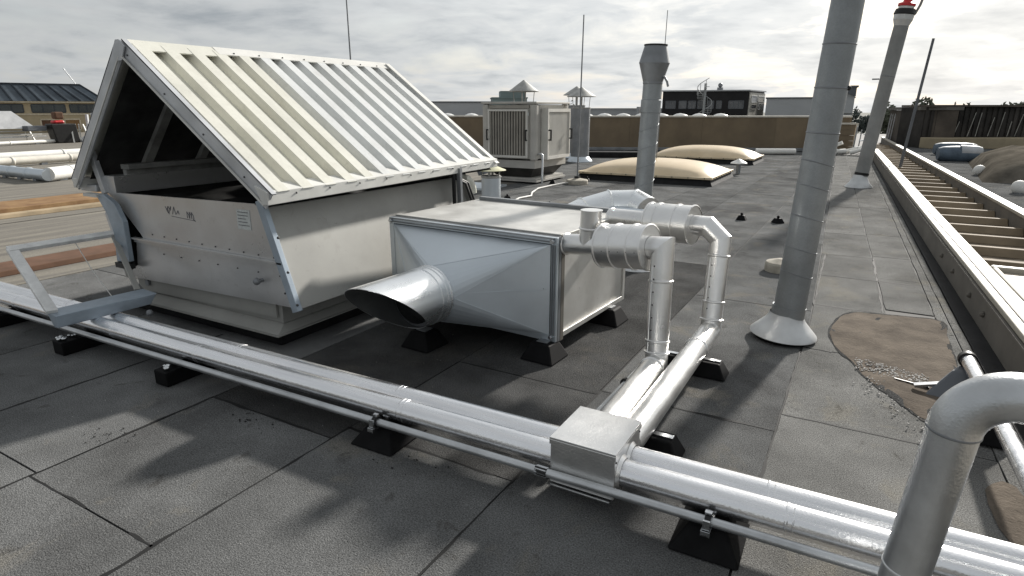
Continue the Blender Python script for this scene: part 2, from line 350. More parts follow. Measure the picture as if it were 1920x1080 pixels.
# bitumen squeezed out along the near seams
def bleed(a, b, seed):
    a, b = Vector((*a, 0)), Vector((*b, 0)); d = (b-a); n = max(6, int(d.length/.05)); u = Vector((-d.y, d.x, 0)).normalized(); L_ = []; R_ = []
    for i in range(n+1):
        p = a+d*i/n; q = noise.noise((i*.13, seed*3.7, 0)); e0 = max(.0035, .006+.016*noise.noise((i*.31, seed*1.3, 5))+.010*q); e1 = max(.0035, .006+.016*noise.noise((i*.27, seed*2.1, 9))+.010*q)
        c = .006*noise.noise((i*.2, seed, 2)); L_.append(p+u*(e0+c)+Vector((0,0,.0022))); R_.append(p-u*(e1-c)+Vector((0,0,.0022)))
    MB().add(L_+R_, [(i, i+1, n+2+i, n+1+i) for i in range(n)]).build('bitumen_bleed', 'seam', deck)
for k, (a, b) in enumerate([((-3.89,.9),(-3.89,2.44)),((-2.71,.9),(-2.71,2.6)),((-1.485,1.5),(-1.485,3.93)),((-4.97,1.32),(-4.97,3.3)),((-3.89,1.285),(-3.3,1.285)),((-2.9,1.285),(-2.71,1.285)),((-3.89,2.44),(-2.9,2.44)),((-1.485,3.93),(-.285,3.93)),((-.285,2.6),(-.285,5.62)),((-2.71,3.86),(-1.485,3.86)),((-.285,4.2),(.5,4.2)),((-.285,5.62),(-.05,5.62)),((-.27,7.02),(.80,7.02)),((.84,4.5),(.80,7.5)),((.34,7.02),(.24,9.72)),((-2.71,2.6),(-1.6,2.6)),((-.4,8.4),(.7,8.4)),((-1.485,6.75),(-.6,6.75)),((-.30,7.0),(-.36,9.7))]): bleed(a, b, k+1)
# ---- old roof to the far side of the hood
old = struct(MB().box(-75, -10, -.9, -13.5, 70, .006), 'flat_roof', 'old_roof')
MB().box(-13.42, -10, -.006, -8.55, 17.5, .006).build('felt_overlay', 'old_roof', old)
def strip(name, label, x0, x1, y0, y1, h, m_, cat='roof strip'):
    o = MB().hexa([(x0, y0, .006), (x1, y0, .006), (x1, y1, .006), (x0, y1, .006)], [(x0+.03, y0, h), (x1-.03, y0, h), (x1-.03, y1, h), (x0+.03, y1, h)]).build(name, m_, bevel=.01)
    return tag(o, label, cat)
strip('roof_kerb', 'wide orange rust stained kerb strip crossing the old roof behind the hood', -16.1, -14.75, -6, 30, .10, 'rust', 'roof kerb')
strip('roof_batten', 'thin beige batten beside the orange kerb on the old roof', -14.35, -14.05, -6, 30, .08, 'beige_strip', 'batten')
strip('roof_kerb', 'dark red brown strip on the roof seen through the tilted frame', -9.75, -9.1, -3, 6.5, .07, 'rust_dark', 'roof kerb')

# ---- parapet wall at the far end of the roof
xw0, xw1 = -30.0, -1.0
wd = Vector((1, .47, 0)).normalized(); wn = Vector((-wd.y, wd.x, 0))
wt = thing('parapet_wall', 'long brown parapet wall with white coping at the far end of the roof', 'wall', (-16, wall_y(-16), 0))
pw = [Vector((x, wall_y(x), 0)) for x in [xw0+i*(xw1-xw0)/9 for i in range(10)]]
for a, b in zip(pw, pw[1:]):
    g = (b-a).normalized()*.003; a2, b2 = a+g, b-g
    MB().hexa([a2, b2, b2+wn*.3, a2+wn*.3], [p+Vector((0,0,1.62)) for p in (a2, b2, b2+wn*.3, a2+wn*.3)]).build('panel', 'wall_brown', wt)
a, b = pw[0], pw[-1]; q = [a-wn*.05, b-wn*.05, b+wn*.4, a+wn*.4]
MB().hexa([p+Vector((0,0,1.62)) for p in q], [p+Vector((0,0,1.70)) for p in q]).build('coping', 'coping', wt, bevel=.01)
q = [a-wn*.14, b-wn*.14, b-wn*.002, a-wn*.002]
MB().hexa(q, [p+Vector((0,0,.16)) for p in q]).build('skirting', 'galv_dull', wt, bevel=.02)
# lower end piece of the wall beside the channel
t = thing('wall_end', 'low brown boarded wall piece with a white edge left of the thin beacon pole', 'wall', (-.9, 35.6, 0))
a, b = Vector((-2.7, 34.2, 0)), Vector((-.85, 35.0, 0)); q = [a-wn*.1, b-wn*.1, b+wn*.1, a+wn*.1]
for k in range(5):
    MB().hexa([p+Vector((0,0,k*.26+.006)) for p in q], [p+Vector((0,0,k*.26+.252)) for p in q]).build('board', 'wall_brown', t)
MB().bar(b+Vector((.06,.03,0)), b+Vector((.12,.06,1.36)), .09, .09).build('post', 'coping', t)
MB().bar(a-wn*.12+Vector((0,0,1.34)), b-wn*.12+Vector((0,0,1.34)), .10, .08).build('coping', 'coping', t)
# upper roof beyond the wall
ur = MB(); q = [pw[0]+wn*.5, pw[-1]+wn*.5, pw[-1]+wn*9, pw[0]+wn*9]
ur.hexa([p+Vector((0,0,-1)) for p in q], [p+Vector((0,0,1.43)) for p in q]); struct(ur, 'upper_roof', 'felt_pale')
dd = MB().lathe((0,0,0), [(.52,0),(.52,.06),(.48,.07),(.45,.16),(.36,.26),(.2,.33),(.001,.36)], 16, smooth=True)
ORD = 'first second third fourth fifth sixth seventh eighth ninth tenth eleventh twelfth thirteenth fourteenth fifteenth sixteenth'.split()
first = None
xsd = [-24.2, -23, -21.8, -20.6, -19.4, -18.2, -17.0, -15.8, -12.6, -11.7, -10.8, -9.9, -9.0, -8.1, -7.2, -6.2]
for x in xsd:
    p = Vector((x, wall_y(x), 1.44))+wn*2.2
    if first is None:
        first = dd.build('dome_rooflight', 'dome_white'); first.location = p; o = first
    else:
        o = first.copy(); col.objects.link(o); o.location = p
    tag(o, ORD[xsd.index(x)]+' from the left in the row of small white dome rooflights above the parapet wall', 'rooflight', 'white dome rooflights behind the parapet')

# ---- channel with slats on the one side
def cxo(y): return 1.19-.0445*(y-5.6)          # outer face of the near rail
def cxr(y): return 2.45-.0565*(y-12.8)         # far rail
ch = thing('roof_channel', 'long shallow roof channel with cream rails and tan battens across it', 'roof channel', (1.3, 8, 0))
def lane(x0, x1, z0, z1, ya, yb): # box following the lane
    return MB().hexa([(x0(ya), ya, z0), (x1(ya), ya, z0), (x1(yb), yb, z0), (x0(yb), yb, z0)], [(x0(ya), ya, z1), (x1(ya), ya, z1), (x1(yb), yb, z1), (x0(yb), yb, z1)])
o_ = lambda d: (lambda y: cxo(y)+d)
r_ = lambda d: (lambda y: cxr(y)+d)
lane(o_(.0), o_(.2), .0, .30, -4, 31).build('rail_wall', 'rail_face', ch)  # rail wall in a darker tan, its shade put into the colour
lane(o_(-.03), o_(.03), .302, .325, -4, 31).build('rail_lip', 'rail_face', ch)
lane(o_(-.01), o_(.21), .33, .385, -4, 31).build('rail_cap', 'tan_rail', ch, bevel=.012)
lane(o_(.06), o_(.075), .386, .394, -4, 31).build('rail_ridge', 'rail_face', ch)
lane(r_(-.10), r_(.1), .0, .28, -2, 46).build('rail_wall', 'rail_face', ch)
lane(r_(-.13), r_(.05), .282, .34, -2, 46).build('rail_cap', 'tan_rail', ch, bevel=.012)
lane(o_(.2), r_(-.1), -.005, .012, -4, 44).build('channel_floor', 'channel_floor', ch)
y = 8.85
k = 0
while y < 40:
    wv = .14
    mb = MB(); zz = .0
    mb.hexa([(cxo(y-wv)+.205, y-wv, .014), (cxr(y-wv)-.105, y-wv, .014), (cxr(y+wv)-.105, y+wv, .014), (cxo(y+wv)+.205, y+wv, .014)],
            [(cxo(y)+.205, y-.05, .125), (cxr(y)-.105, y-.05, .125), (cxr(y)-.105, y+.05, .125), (cxo(y)+.205, y+.05, .125)])
    mb.build('batten', 'batten', ch, bevel=.01)
    y += 1.0+random.uniform(-.04, .04); k += 1
# cover panel at the near end of the channel
lane(o_(.215), r_(-.11), .30, .335, -3, 8.05).build('cover_panel', 'tan_panel', ch, bevel=.01)
lane(o_(.215), r_(-.11), .29, .39, 8.06, 8.16).build('panel_edge', 'tan_rail', ch, bevel=.02)
lane(o_(.215), o_(.27), .337, .39, -3, 8.05).build('panel_edge', 'tan_rail', ch, bevel=.02)
for yy in (6.9, 7.6, 8.7, 9.6):
    MB().ball((cxo(yy)-.01, yy, .16), .03, 8).build('bolt', 'rail_face', ch)
# black strip in the gap beside the channel
struct(lane(lambda y: gx(y)+.06, o_(-.002), -.0075, .003, -6, 31), 'gutter_strip', 'bitumen_black')
# roof beyond the channel
struct(MB().hexa([(cxr(0)+.12, 0, -.5), (14, 0, -.5), (14, 46, -.5), (cxr(46)+.12, 46, -.5)], [(cxr(0)+.12, 0, .06), (14, 0, .06), (14, 46, .06), (cxr(46)+.12, 46, .06)]), 'side_roof', 'felt')

# ================================================================ GABLED ROOF VENT (hood)
Vd = lambda x, z, y=3.3: (x, y, z)
hd = thing('gabled_roof_vent', 'big gabled exhaust vent with striped corrugated cream roof and open dark gable', 'roof vent', (-5.3, 5, 0))
HX, HZ = -5.74, 2.515                      # ridge
RX, RZ = -4.07, 1.315                      # eave on the lit side
LX, LZ = -6.92, 1.29
Y0, Y1 = 3.24, 6.66
MB().box(-6.68, 3.36, .004, -4.25, 6.75, .128).build('curb', 'bitumen_black', hd, bevel=.02)
b = [(-6.42,3.26,.132),(-4.155,3.26,.132),(-4.155,6.8,.132),(-6.42,6.8,.132)]
MB().hexa(b, [(x,y,.142) for x,y,z in b]).build('flashing', 'hood_side', hd)
MB().hexa([(-6.40,3.28,.144),(-4.175,3.28,.144),(-4.175,6.78,.144),(-6.40,6.78,.144)], [(-6.32,3.40,.20),(-4.24,3.40,.20),(-4.24,6.68,.20),(-6.32,6.68,.20)]).build('flashing_slope', 'hood_side', hd)
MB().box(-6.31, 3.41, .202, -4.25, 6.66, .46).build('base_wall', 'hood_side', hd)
# end wall towards the camera: two sheets with a raised seam between
e1 = [(-6.57,1.205),(-6.385,1.075),(-6.226,.935),(-6.11,.835),(-6.06,.775),(-4.075,.775),(-4.19,1.08),(-4.27,1.20),(-4.36,1.25)]
MB().prism([Vd(x, z, 3.335) for x, z in e1][::-1], (0, .02, 0)).build('end_sheet', 'hood_skin', hd)
e2 = [(-6.19,.742),(-6.24,.50),(-6.40,.40),(-6.36,.355),(-3.955,.405),(-4.065,.742)]
MB().prism([Vd(x, z, 3.33) for x, z in e2], (0, .02, 0)).build('end_sheet', 'hood_skin', hd)
MB().prism([Vd(*p, 3.312) for p in ((-6.20,.742),(-4.055,.735),(-4.055,.79),(-6.20,.79))], (0, .018, 0)).prism([Vd(*p, 3.29) for p in ((-6.2,.775),(-4.055,.775),(-4.055,.79),(-6.2,.79))], (0,.021,0)).build('seam_rail', 'hood_skin', hd)
e3 = [(-6.38,.395),(-6.38,.27),(-6.30,.215),(-4.3,.25),(-4.3,.392),(-6.2,.40)]
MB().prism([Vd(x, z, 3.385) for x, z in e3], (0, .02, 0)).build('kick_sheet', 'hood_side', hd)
# curved lifted flap on the far corner
fl = [(-6.60,1.185),(-6.47,1.20),(-6.30,1.12),(-6.20,.95),(-6.21,.55),(-6.44,.53),(-6.40,.82),(-6.46,1.0)]
MB().prism([Vd(x, z, 3.24) for x, z in fl][::-1], (0, .05, 0)).build('flap', 'blue_grey', hd, bevel=.006)
MB().box(-6.44, 3.22, .475, -6.21, 3.29, .527).build('flap_stop', 'black', hd)
MB().prism([Vd(*p, 3.30) for p in ((-6.62,1.0),(-6.47,.99),(-6.41,.82),(-6.44,.6),(-6.52,.58),(-6.56,.8))], (0,.03,0)).build('corner_plate', 'frame_grey', hd)
MB().prism([Vd(*p, 3.31) for p in ((-6.56,.75),(-6.46,.75),(-6.38,.36),(-6.45,.34))], (0,.05,0)).build('corner_strip', 'hood_side', hd)
MB().box(-6.80, 3.22, 1.165, -6.55, 3.30, 1.195).build('flap_lip', 'white_trim', hd)
# side wall facing the duct box
sw = MB(); sw.add([(-4.25,3.34,1.22),(-3.935,3.34,.405),(-3.935,6.15,.405),(-4.25,6.15,1.22)], [(0,1,2,3)])
sw.add([(-4.28,3.36,1.22),(-3.965,3.36,.395),(-3.965,6.15,.395),(-4.28,6.15,1.22)], [(3,2,1,0)]); sw.add([(-3.935,3.34,.405),(-3.965,3.34,.395),(-3.965,6.15,.395),(-3.935,6.15,.405)], [(0,1,2,3)])
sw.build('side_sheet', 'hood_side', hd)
MB().prism([(-3.94,6.15,.405),(-4.25,6.15,.405),(-4.25,6.15,1.29),(-4.15,6.15,1.235)], (0,.02,0)).build('end_plate', 'hood_side', hd)
MB().tube(arc((-4.15,6.10,1.02),(0,0,1),(0,1,0),.19,0,math.pi/2,8), .05, 12, True, True).build('rounded_corner', 'cream', hd)
MB().bar((-4.255,3.315,1.29), (-3.945,3.315,.385), .075, .05, (0,1,0)).build('corner_trim', 'blue_grey', hd, bevel=.004)
# dark shaft inside
MB().add([(-6.5,3.36,.95),(-4.2,3.36,.95),(-4.2,6.1,.95),(-6.5,6.1,.95)], [(0,1,2,3)]).build('shaft', 'shaded_inside', hd)
MB().box(-6.56, 3.37, .42, -6.50, 6.2, 1.188).build('shaft_wall', 'shaded_inside', hd)
MB().box(-6.62, 3.36, 1.19, -6.46, 6.2, 1.365).build('shaft_kerb', 'hood_skin', hd, bevel=.005)
MB().box(-6.56, 3.5, 1.42, -6.42, 6.2, 1.47).box(-6.53, 3.5, 1.36, -6.47, 6.2, 1.418).build('damper_rail', 'dark_rib', hd, bevel=.005)
for k in range(4):
    MB().bar((-6.3+.45*k, 3.6, 1.05), (-6.3+.45*k, 6.05, 1.05), .34, .02, (.5,0,1)).build('damper_blade', 'shaded_inside', hd)
MB().prism([(-6.85,6.62,1.3),(-4.3,6.62,1.35),(HX,6.62,2.44)], (0,.02,0)).build('gable_shade_sheet', 'shaded_inside', hd)  # added sheet shutting the far gable so no sky lights the inside
MB().box(-6.9, 6.2, .4, -4.2, 6.22, 1.36).build('back_sheet', 'shaded_inside', hd)
# corrugated sheets, three per slope, ribs in the geometry
def slope(xt, zt, xb, zb, ya, yb, flip):
    d = Vector((xb-xt, 0, zb-zt)); n_ = Vector((-d.z, 0, d.x)).normalized()
    if n_.z < 0: n_ = -n_
    mb = MB(); prof = []; y = ya
    pit = .257
    while y < yb-.01:
        for dy, h in ((0,.0),(.012,0),(.026,.072),(.142,.072),(.156,0)): prof.append((min(y+dy, yb), h))
        y += pit
    prof.append((yb, 0))
    top = [Vector((xt, yy, zt))+n_*h for yy, h in prof]; bot = [Vector((xb, yy, zb))+n_*h for yy, h in prof]
    n = len(prof)
    for i in range(n-1):
        a = [top[i], top[i+1], bot[i+1], bot[i]]
        mb.add(a, [(0,1,2,3)] if not flip else [(3,2,1,0)])
    return mb
for (xt, zt, xb, zb, fl_) in ((HX+.005, HZ-.02, RX, RZ, True), (HX-.005, HZ-.02, LX, LZ, False)):
    y = Y0+.045
    for nr in (5, 5, 4):
        ye = y+.257*nr
        slope(xt, zt, xb, zb, y, min(ye, Y1-.02), fl_).build('corrugated_sheet', 'cream' if nr == 5 and y < 4 else 'pale_sheet', hd); y = ye
    # near-black sheet below, the shade under the slope put into its colour
    MB().add([(xt, Y0+.1, zt-.035), (xb, Y0+.1, zb-.035), (xb, Y1-.06, zb-.035), (xt, Y1-.06, zt-.035)], [(0,1,2,3)]).build('shade_sheet', 'shaded_inside', hd)
for k in range(4):
    y = 3.85+k*.62
    MB().bar((HX-.10, y, HZ-.17), (LX+.12, y, LZ+.05), .05, .09, (0,1,0)).build('rafter', 'dark_rib', hd)
    MB().bar((HX+.10, y, HZ-.17), (RX-.14, y, RZ+.02), .05, .09, (0,1,0)).build('rafter', 'shaded_inside', hd)
# ridge cap, verges, eaves
sd = Vector((RX-HX, 0, RZ-HZ)).normalized(); sn = Vector((-sd.z, 0, sd.x)); ld = Vector((LX-HX, 0, LZ-HZ)).normalized(); ln = Vector((ld.z, 0, -ld.x))
rt = Vector((HX, 0, HZ+.070))
def capstrip(a, b, d, n_, w_, t=.012): # sheet strip running along Y
    p = Vector(a); q = Vector(b)
    return MB().add([p, q, q+d*w_, p+d*w_, p-n_*t, q-n_*t, q+d*w_-n_*t, p+d*w_-n_*t], [(0,1,2,3),(7,6,5,4),(0,4,5,1),(3,2,6,7),(0,3,7,4),(1,5,6,2)])
capstrip(rt+Vector((0,Y0+.04,0)), rt+Vector((0,4.12,0)), sd, sn, .155).build('ridge_cap', 'cream', hd)
capstrip(rt+Vector((0,4.12,.004)), rt+Vector((0,Y1,.004)), sd, sn, .125).build('ridge_cap', 'white_trim', hd)
capstrip(rt+Vector((0,Y0+.04,0)), rt+Vector((0,Y1,0)), ld, ln, .14).build('ridge_cap', 'white_trim', hd)
def verge(d, n_, L_, y, dep):
    a = Vector((HX, y, HZ+.005))
    p = [a+n_*.075, a+n_*.075+d*L_, a-n_*.075+d*L_, a-n_*.075+d*.04]
    return MB().prism(p, (0, .014, 0)), capstrip(a+n_*.077, a+n_*.077+Vector((0,dep,0)), d, n_, L_)
LR = (Vector((RX,0,RZ))-Vector((HX,0,HZ))).length; LL = (Vector((LX,0,LZ))-Vector((HX,0,HZ))).length
for d, n_, L_, in ((sd, sn, LR+.03), (ld, ln, LL+.03)):
    a_, b_ = verge(d, n_, L_, Y0-.01, .045); v_ = a_.build('verge_trim', 'frame_grey', hd)
    b_.build('verge_cover', 'frame_grey' , v_)
    a = Vector((HX, Y0-.025, HZ)); MB().bar(a-n_*.045+d*.06, a-n_*.045+d*(L_-.02), .012, .014, n_).build('verge_bead', 'white_trim', v_)
    b2 = capstrip(Vector((HX, Y1-.05, HZ))+n_*.078, Vector((HX, Y1+.02, HZ))+n_*.078, d, n_, L_); b2.build('verge_cover', 'white_trim', hd)
a = Vector((HX, Y0-.03, HZ+.03)); MB().prism([a+Vector(p) for p in ((-.02,0,.03),(.035,0,.03),(.10,0,-.03),(.03,0,-.14),(-.07,0,-.14),(-.09,0,-.06))][::-1], (0,.012,0)).build('apex_plate', 'frame_grey', hd)
# eave trims
MB().hexa([(RX-.03,Y0-.03,1.275),(RX+.035,Y0-.03,1.275),(RX+.035,Y1+.03,1.31),(RX-.03,Y1+.03,1.31)], [(RX-.11,Y0-.03,1.425),(RX+.035,Y0-.03,1.378),(RX+.035,Y1+.03,1.405),(RX-.11,Y1+.03,1.45)]).build('eave_trim', 'white_trim', hd, bevel=.005)
MB().box(LX-.03, Y0-.02, 1.24, LX+.06, Y1, 1.335).build('eave_trim', 'white_trim', hd, bevel=.005)
MB().box(-7.0, 3.30, 1.20, -6.7, 3.42, 1.27).build('bracket', 'frame_grey', hd, bevel=.01)
MB().bar((-6.79,3.34,1.74), (-6.60,3.34,1.19), .075, .05, (0,1,0)).build('post', 'frame_grey', hd, bevel=.004)
MB().bar((-4.03,5.86,.2), (-4.03,5.84,1.36), .05, .04).build('post', 'galv_dull', hd)
MB().bar((-4.07,5.80,.2), (-4.07,5.78,1.36), .03, .03).build('post', 'black', hd)
for s in (0, .05): MB().tube([(-4.22,5.5+s,1.3),(-4.12,5.75+s,1.29),(-4.04,5.98+s,1.17),(-4.0,6.05+s,.95),(-4.0,6.06+s,.5)], .016, 8, True, True).build('cable', 'black', hd)
MB().bar((-4.19,5.35,1.30), (-4.05,6.5,1.345), .03, .02).build('cable_tray', 'white_trim', hd)
# screws, knob, markings, sticker
scm = MB()
for k in range(9): scm.ball((RX+.037, 3.5+k*.37, 1.345+.003*k), .009, 6)
for k in range(8): p = Vector((HX, 4.3+k*.3, HZ+.078))+sd*.10; scm.ball(p, .009, 6)
for k in range(4): p = Vector((HX, Y0-.012, HZ))+sd*(.12+k*.55); scm.ball(p, .009, 6)
for x, z in ((-4.11,1.0),(-4.035,.72),(-3.965,.45)): scm.ball((x+.04, 3.30, z), .013, 6)
for k in range(10): scm.ball((-5.9+k*.19, 3.333, .84-.003*k), .008, 6)
for k in range(7): scm.ball((-5.75+k*.27, 3.325, .665), .007, 6)
for p in ((-4.27,3.333,1.16),(-4.16,3.333,.86),(-4.16,3.333,.81),(-4.09,3.325,.52),(-4.12,3.325,.7)): scm.ball(p, .009, 6)
scm.build('screws', 'screw', hd, kind='stuff')
kn = MB().ball((-4.36,3.27,.60), .032, 14).tube([(-4.36,3.335,.60),(-4.36,3.28,.60)], .018, 12).build('knob', 'galv_dull', hd)
MB().tube([(-6.19,3.385,.31),(-6.19,3.36,.31)], .032, 16).build('knob', 'galv_dull', hd)
st = MB().box(-4.60,3.331,1.02,-4.43,3.334,1.19).build('sticker', 'sticker', hd)
stl = MB()
for k in range(5): stl.box(-4.585, 3.3295, 1.165-k*.028, -4.585+random.uniform(.08,.14), 3.3305, 1.171-k*.028)
stl.build('print', 'ink', st)
mk = MB()
def stroke(pts, w_=.006):
    for a, b in zip(pts, pts[1:]): mk.bar((a[0],3.3335,a[1]), (b[0],3.3335,b[1]), w_, .002, (0,1,0))
for x, z in ((-5.60,1.115),(-5.555,1.12),(-5.585,1.085)): stroke([(x-.02,z+.02),(x,z-.01),(x+.02,z+.02),(x+.01,z-.02)])
stroke([(-5.52,1.07),(-5.49,1.14),(-5.47,1.07)]); stroke([(-5.46,1.075),(-5.43,1.11),(-5.42,1.075)])
for x in (-5.30,-5.265,-5.235): stroke([(x,1.05),(x,1.11),(x+.025,1.08),(x+.028,1.05)])
stroke([(-5.54,1.05),(-5.2,1.035)], .005); stroke([(-5.22,1.05),(-5.19,1.03)], .008)
for k in range(5): stroke([(-5.27+.03*k,.405),(-5.255+.03*k,.425),(-5.245+.03*k,.405)], .005)
mk.build('marking', 'ink', hd)

# ================================================================ DUCT BOX with round mouth
AZR = -R(3.6); AO = Vector((-2.055, 4.30, 0)); ca, sa = math.cos(AZR), math.sin(AZR)
def A(x, y, z): return Vector((AO.x+x*ca-y*sa, AO.y+x*sa+y*ca, z))
AW, AD, AB, AT = 1.80, 1.42, .155, 1.03
ah = thing('duct_box', 'large rectangular metal duct box with tapered front and a slanted round open mouth', 'air duct', A(-.88, .75, 0))
def abox(x0, y0, z0, x1, y1, z1):
    q = [(x0,y0),(x1,y0),(x1,y1),(x0,y1)]
    return MB().hexa([A(*p, z0) for p in q], [A(*p, z1) for p in q])
abox(-AW, .07, AB, -.012, AD, AT).build('body', 'ahu_skin', ah, bevel=.006)
# folded edges on the side, slightly proud
for (y0, z0, y1, z1) in ((.07, AB, .14, AT), (AD-.05, AB, AD, AT), (.14, AB, AD-.05, AB+.045)):
    abox(-.012, y0, z0, .004, y1, z1).build('edge_profile', 'ahu_skin' , ah, bevel=.003)
abox(-.006, .075, AB-.02, .012, .13, AT+.004).build('corner_post', 'rail_face', ah, bevel=.003)
abox(-AW, .072, AT+.001, -.0, .14, AT+.012).build('edge_profile', 'ahu_skin', ah, bevel=.003)
abox(-AW+.05, AD-.06, AT, -.02, AD, AT+.035).build('flange_bar', 'galv_dull', ah, bevel=.004)
abox(-AW, AD+.002, AB, -.01, AD+.03, AT+.02).build('flange', 'galv', ah)
# flange frame on the front
FT = AT-.004
for (x0, z0, x1, z1) in ((-AW-.01, FT-.055, .01, FT), (-AW-.01, AB-.01, .01, AB+.045), (-AW-.01, AB+.045, -AW+.045, FT-.055), (-.045, AB+.045, .01, FT-.055)):
    f = abox(x0, -.0, z0, x1, .03, z1).build('flange', 'galv', ah, bevel=.003)
for (x0, z0, x1, z1) in ((-AW+.01, FT-.042, -.012, FT-.032), (-.034, AB+.05, -.024, FT-.06), (-AW+.01, FT-.012, -.012, FT-.004), (-.012, AB+.05, -.003, FT-.06)):
    abox(x0, -.012, z0, x1, .0, z1).build('flange_lip', 'galv_dull', ah)
abox(-AW-.012, .032, AB-.012, .012, .068, FT+.002).build('gasket', 'galv_dull', ah)
for x, z in ((-AW+.02, FT-.03), (-.03, FT-.03), (-.03, AB+.03)):
    b = MB().tube([A(x,-.03,z), A(x,.0,z)], .013, 8); b.tube([A(x,-.02,z), A(x,-.012,z)], .022, 6); b.build('bolt', 'zinc', ah)
# square-to-round transition
rc = (-.93, -.45, .528); rr_ = .235
x0, x1, z0, z1 = -AW+.05, -.05, AB+.05, FT-.06
corners = [A(x1,-.002,z1), A(x0,-.002,z1), A(x0,-.002,z0), A(x1,-.002,z0)]
circ = lambda a: A(rc[0]+rr_*math.cos(a), rc[1], rc[2]+rr_*math.sin(a))
nq = 8; tr = MB()
for q in range(4):
    pts = [circ(math.pi/2*q+math.pi/2*i/nq) for i in range(nq+1)]
    tr.add([corners[q]]+pts, [(0, i+2, i+1) for i in range(nq)], False)
    tr.add([corners[q], corners[(q+1) % 4], pts[-1]], [(0, 1, 2)])
tr.build('transition', 'galv', ah)
# corner beads of the transition (folded creases)
cr_ = MB()
for q, i in ((0,0),(0,8),(3,0),(3,8),(1,0),(1,8)): cr_.bar(corners[q]+Vector((0,-.002,0)), circ(math.pi/2*q+math.pi/2*i/nq)+Vector((0,-.002,0)), .003, .002)
cr_.bar(A(-.06,-.015,.60), circ(0.15), .003, .003); cr_.build('fold', 'galv', ah)
h = A(-.12,-.03,.60); MB().bar(h-Vector((.03,0,0)), h+Vector((.03,0,0)), .012, .012).bar(h-Vector((0,0,.04)), h+Vector((0,0,.02)), .012, .012).build('latch', 'zinc', ah)
# round mouth cut at a slant
def mouth(r, inner):
    mb = MB(); n = 48; a_ = []; b_ = []
    for k in range(n):
        th = 2*math.pi*k/n; x, z = rc[0]+r*math.cos(th), rc[2]+r*math.sin(th)
        ye = -.965-.28*math.sin(th)+.085*math.cos(th)
        a_.append(A(x, rc[1], z)); b_.append(A(x, ye, z))
    f = [(k, (k+1) % n, n+(k+1) % n, n+k) for k in range(n)]
    if inner: f = [q[::-1] for q in f]
    return mb.add(a_+b_, f, True), b_
mo, bo = mouth(rr_+.001, False); mi, bi = mouth(rr_-.004, True)
mo.add(bo+bi, [(k, (k+1) % 48, 48+(k+1) % 48, 48+k) for k in range(48)]); mo.build('round_duct', 'galv_bright', ah)
mi.build('duct_inner_shade', 'duct_inside', ah)  # inner face of the duct, shade painted in as a darker metal
ax = (A(0,-1,0)-A(0,0,0)).normalized(); c0 = A(rc[0], rc[1], rc[2])
for d_, ww, hh in ((.0,.02,.010), (.05,.012,.007), (.115,.012,.007)):
    MB().lathe(c0, [(rr_, d_), (rr_+hh, d_+ww*.3), (rr_+hh, d_+ww*.7), (rr_, d_+ww)], 48, ax).build('band', 'galv_bright', ah)
MB().lathe(c0+ax*.10, [(.225,0),(.001,.005)], 32, ax).build('damper', 'shaded_inside', ah)
MB().lathe(c0+ax*.20, [(.229,0),(.20,.02)], 32, ax).build('inner_ring', 'galv_dull', ah)
# feet under the box
def foot_mb(w0=.155, w1=.085, h=.145):
    m_ = MB().hexa([(-w0,-w0,0),(w0,-w0,0),(w0,w0,0),(-w0,w0,0)], [(-w1,-w1,h),(w1,-w1,h),(w1,w1,h),(-w1,w1,h)])
    return m_
def make_foot(label, loc, group):
    t = thing('rubber_support', label, 'support foot', loc, AZR, group)
    for nm, mb, mm, bv in (('base', foot_mb(), 'rubber', .012), ('pad', MB().box(-.05,-.05,.146,.05,.05,.154), 'galv_dull', 0)):
        o = mb.build(nm, mm, None, bevel=bv); o.parent = t
    return t
GF = 'black feet under the duct box'
ft = make_foot('black pyramid foot under the front corner of the duct box beside the branch pipes', A(-.08,-.02,0)+Vector((0,0,.004)), GF)
dup(ft, A(-1.10,-.36,0)+Vector((0,0,.004)), AZR, 'black pyramid foot directly under the slanted round duct mouth', GF)
dup(ft, A(-.02,1.12,0)+Vector((0,0,.004)), AZR, 'black pyramid foot under the rear of the duct box side', GF)
dup(ft, A(-1.7,1.15,0)+Vector((0,0,.004)), AZR, 'black pyramid foot hidden behind the duct box beside the gabled vent', GF)
# return duct at the back of the box
bd = thing('exhaust_duct', 'galvanised spiral duct elbow leaving the back of the duct box', 'duct', (-2.5, 6.4, 0))
p_ = [A(-.85,1.53,.80), A(-.85,1.70,.82), A(-.75,1.95,.90), A(-.55,2.20,.97), A(-.30,2.32,.98), A(-.1,2.20,.93)]
MB().tube(p_, .16, 24, True).build('elbow', 'galv_bright', bd)
MB().tube([A(-.95,2.12,.88), A(.02,2.0,.90)], .085, 20, True).build('pipe', 'galv', bd)
for i in (2, 3, 4): 
    d_ = (p_[i+1]-p_[i-1]).normalized(); MB().lathe(p_[i]-d_*.012, [(.16,0),(.172,.008),(.172,.016),(.16,.024)], 24, d_).build('band', 'galv_bright', bd)
for k in range(5):
    c_ = A(-.75+.17*k, 2.12-.02*k, .883+.003*k); MB().lathe(c_, [(.085,0),(.094,.006),(.085,.014)], 20, A(1,0,0)-A(0,0,0)).build('band', 'galv', bd)
abox(-AW-.0, AD+.6, .0, -1.2, AD+.66, .02)

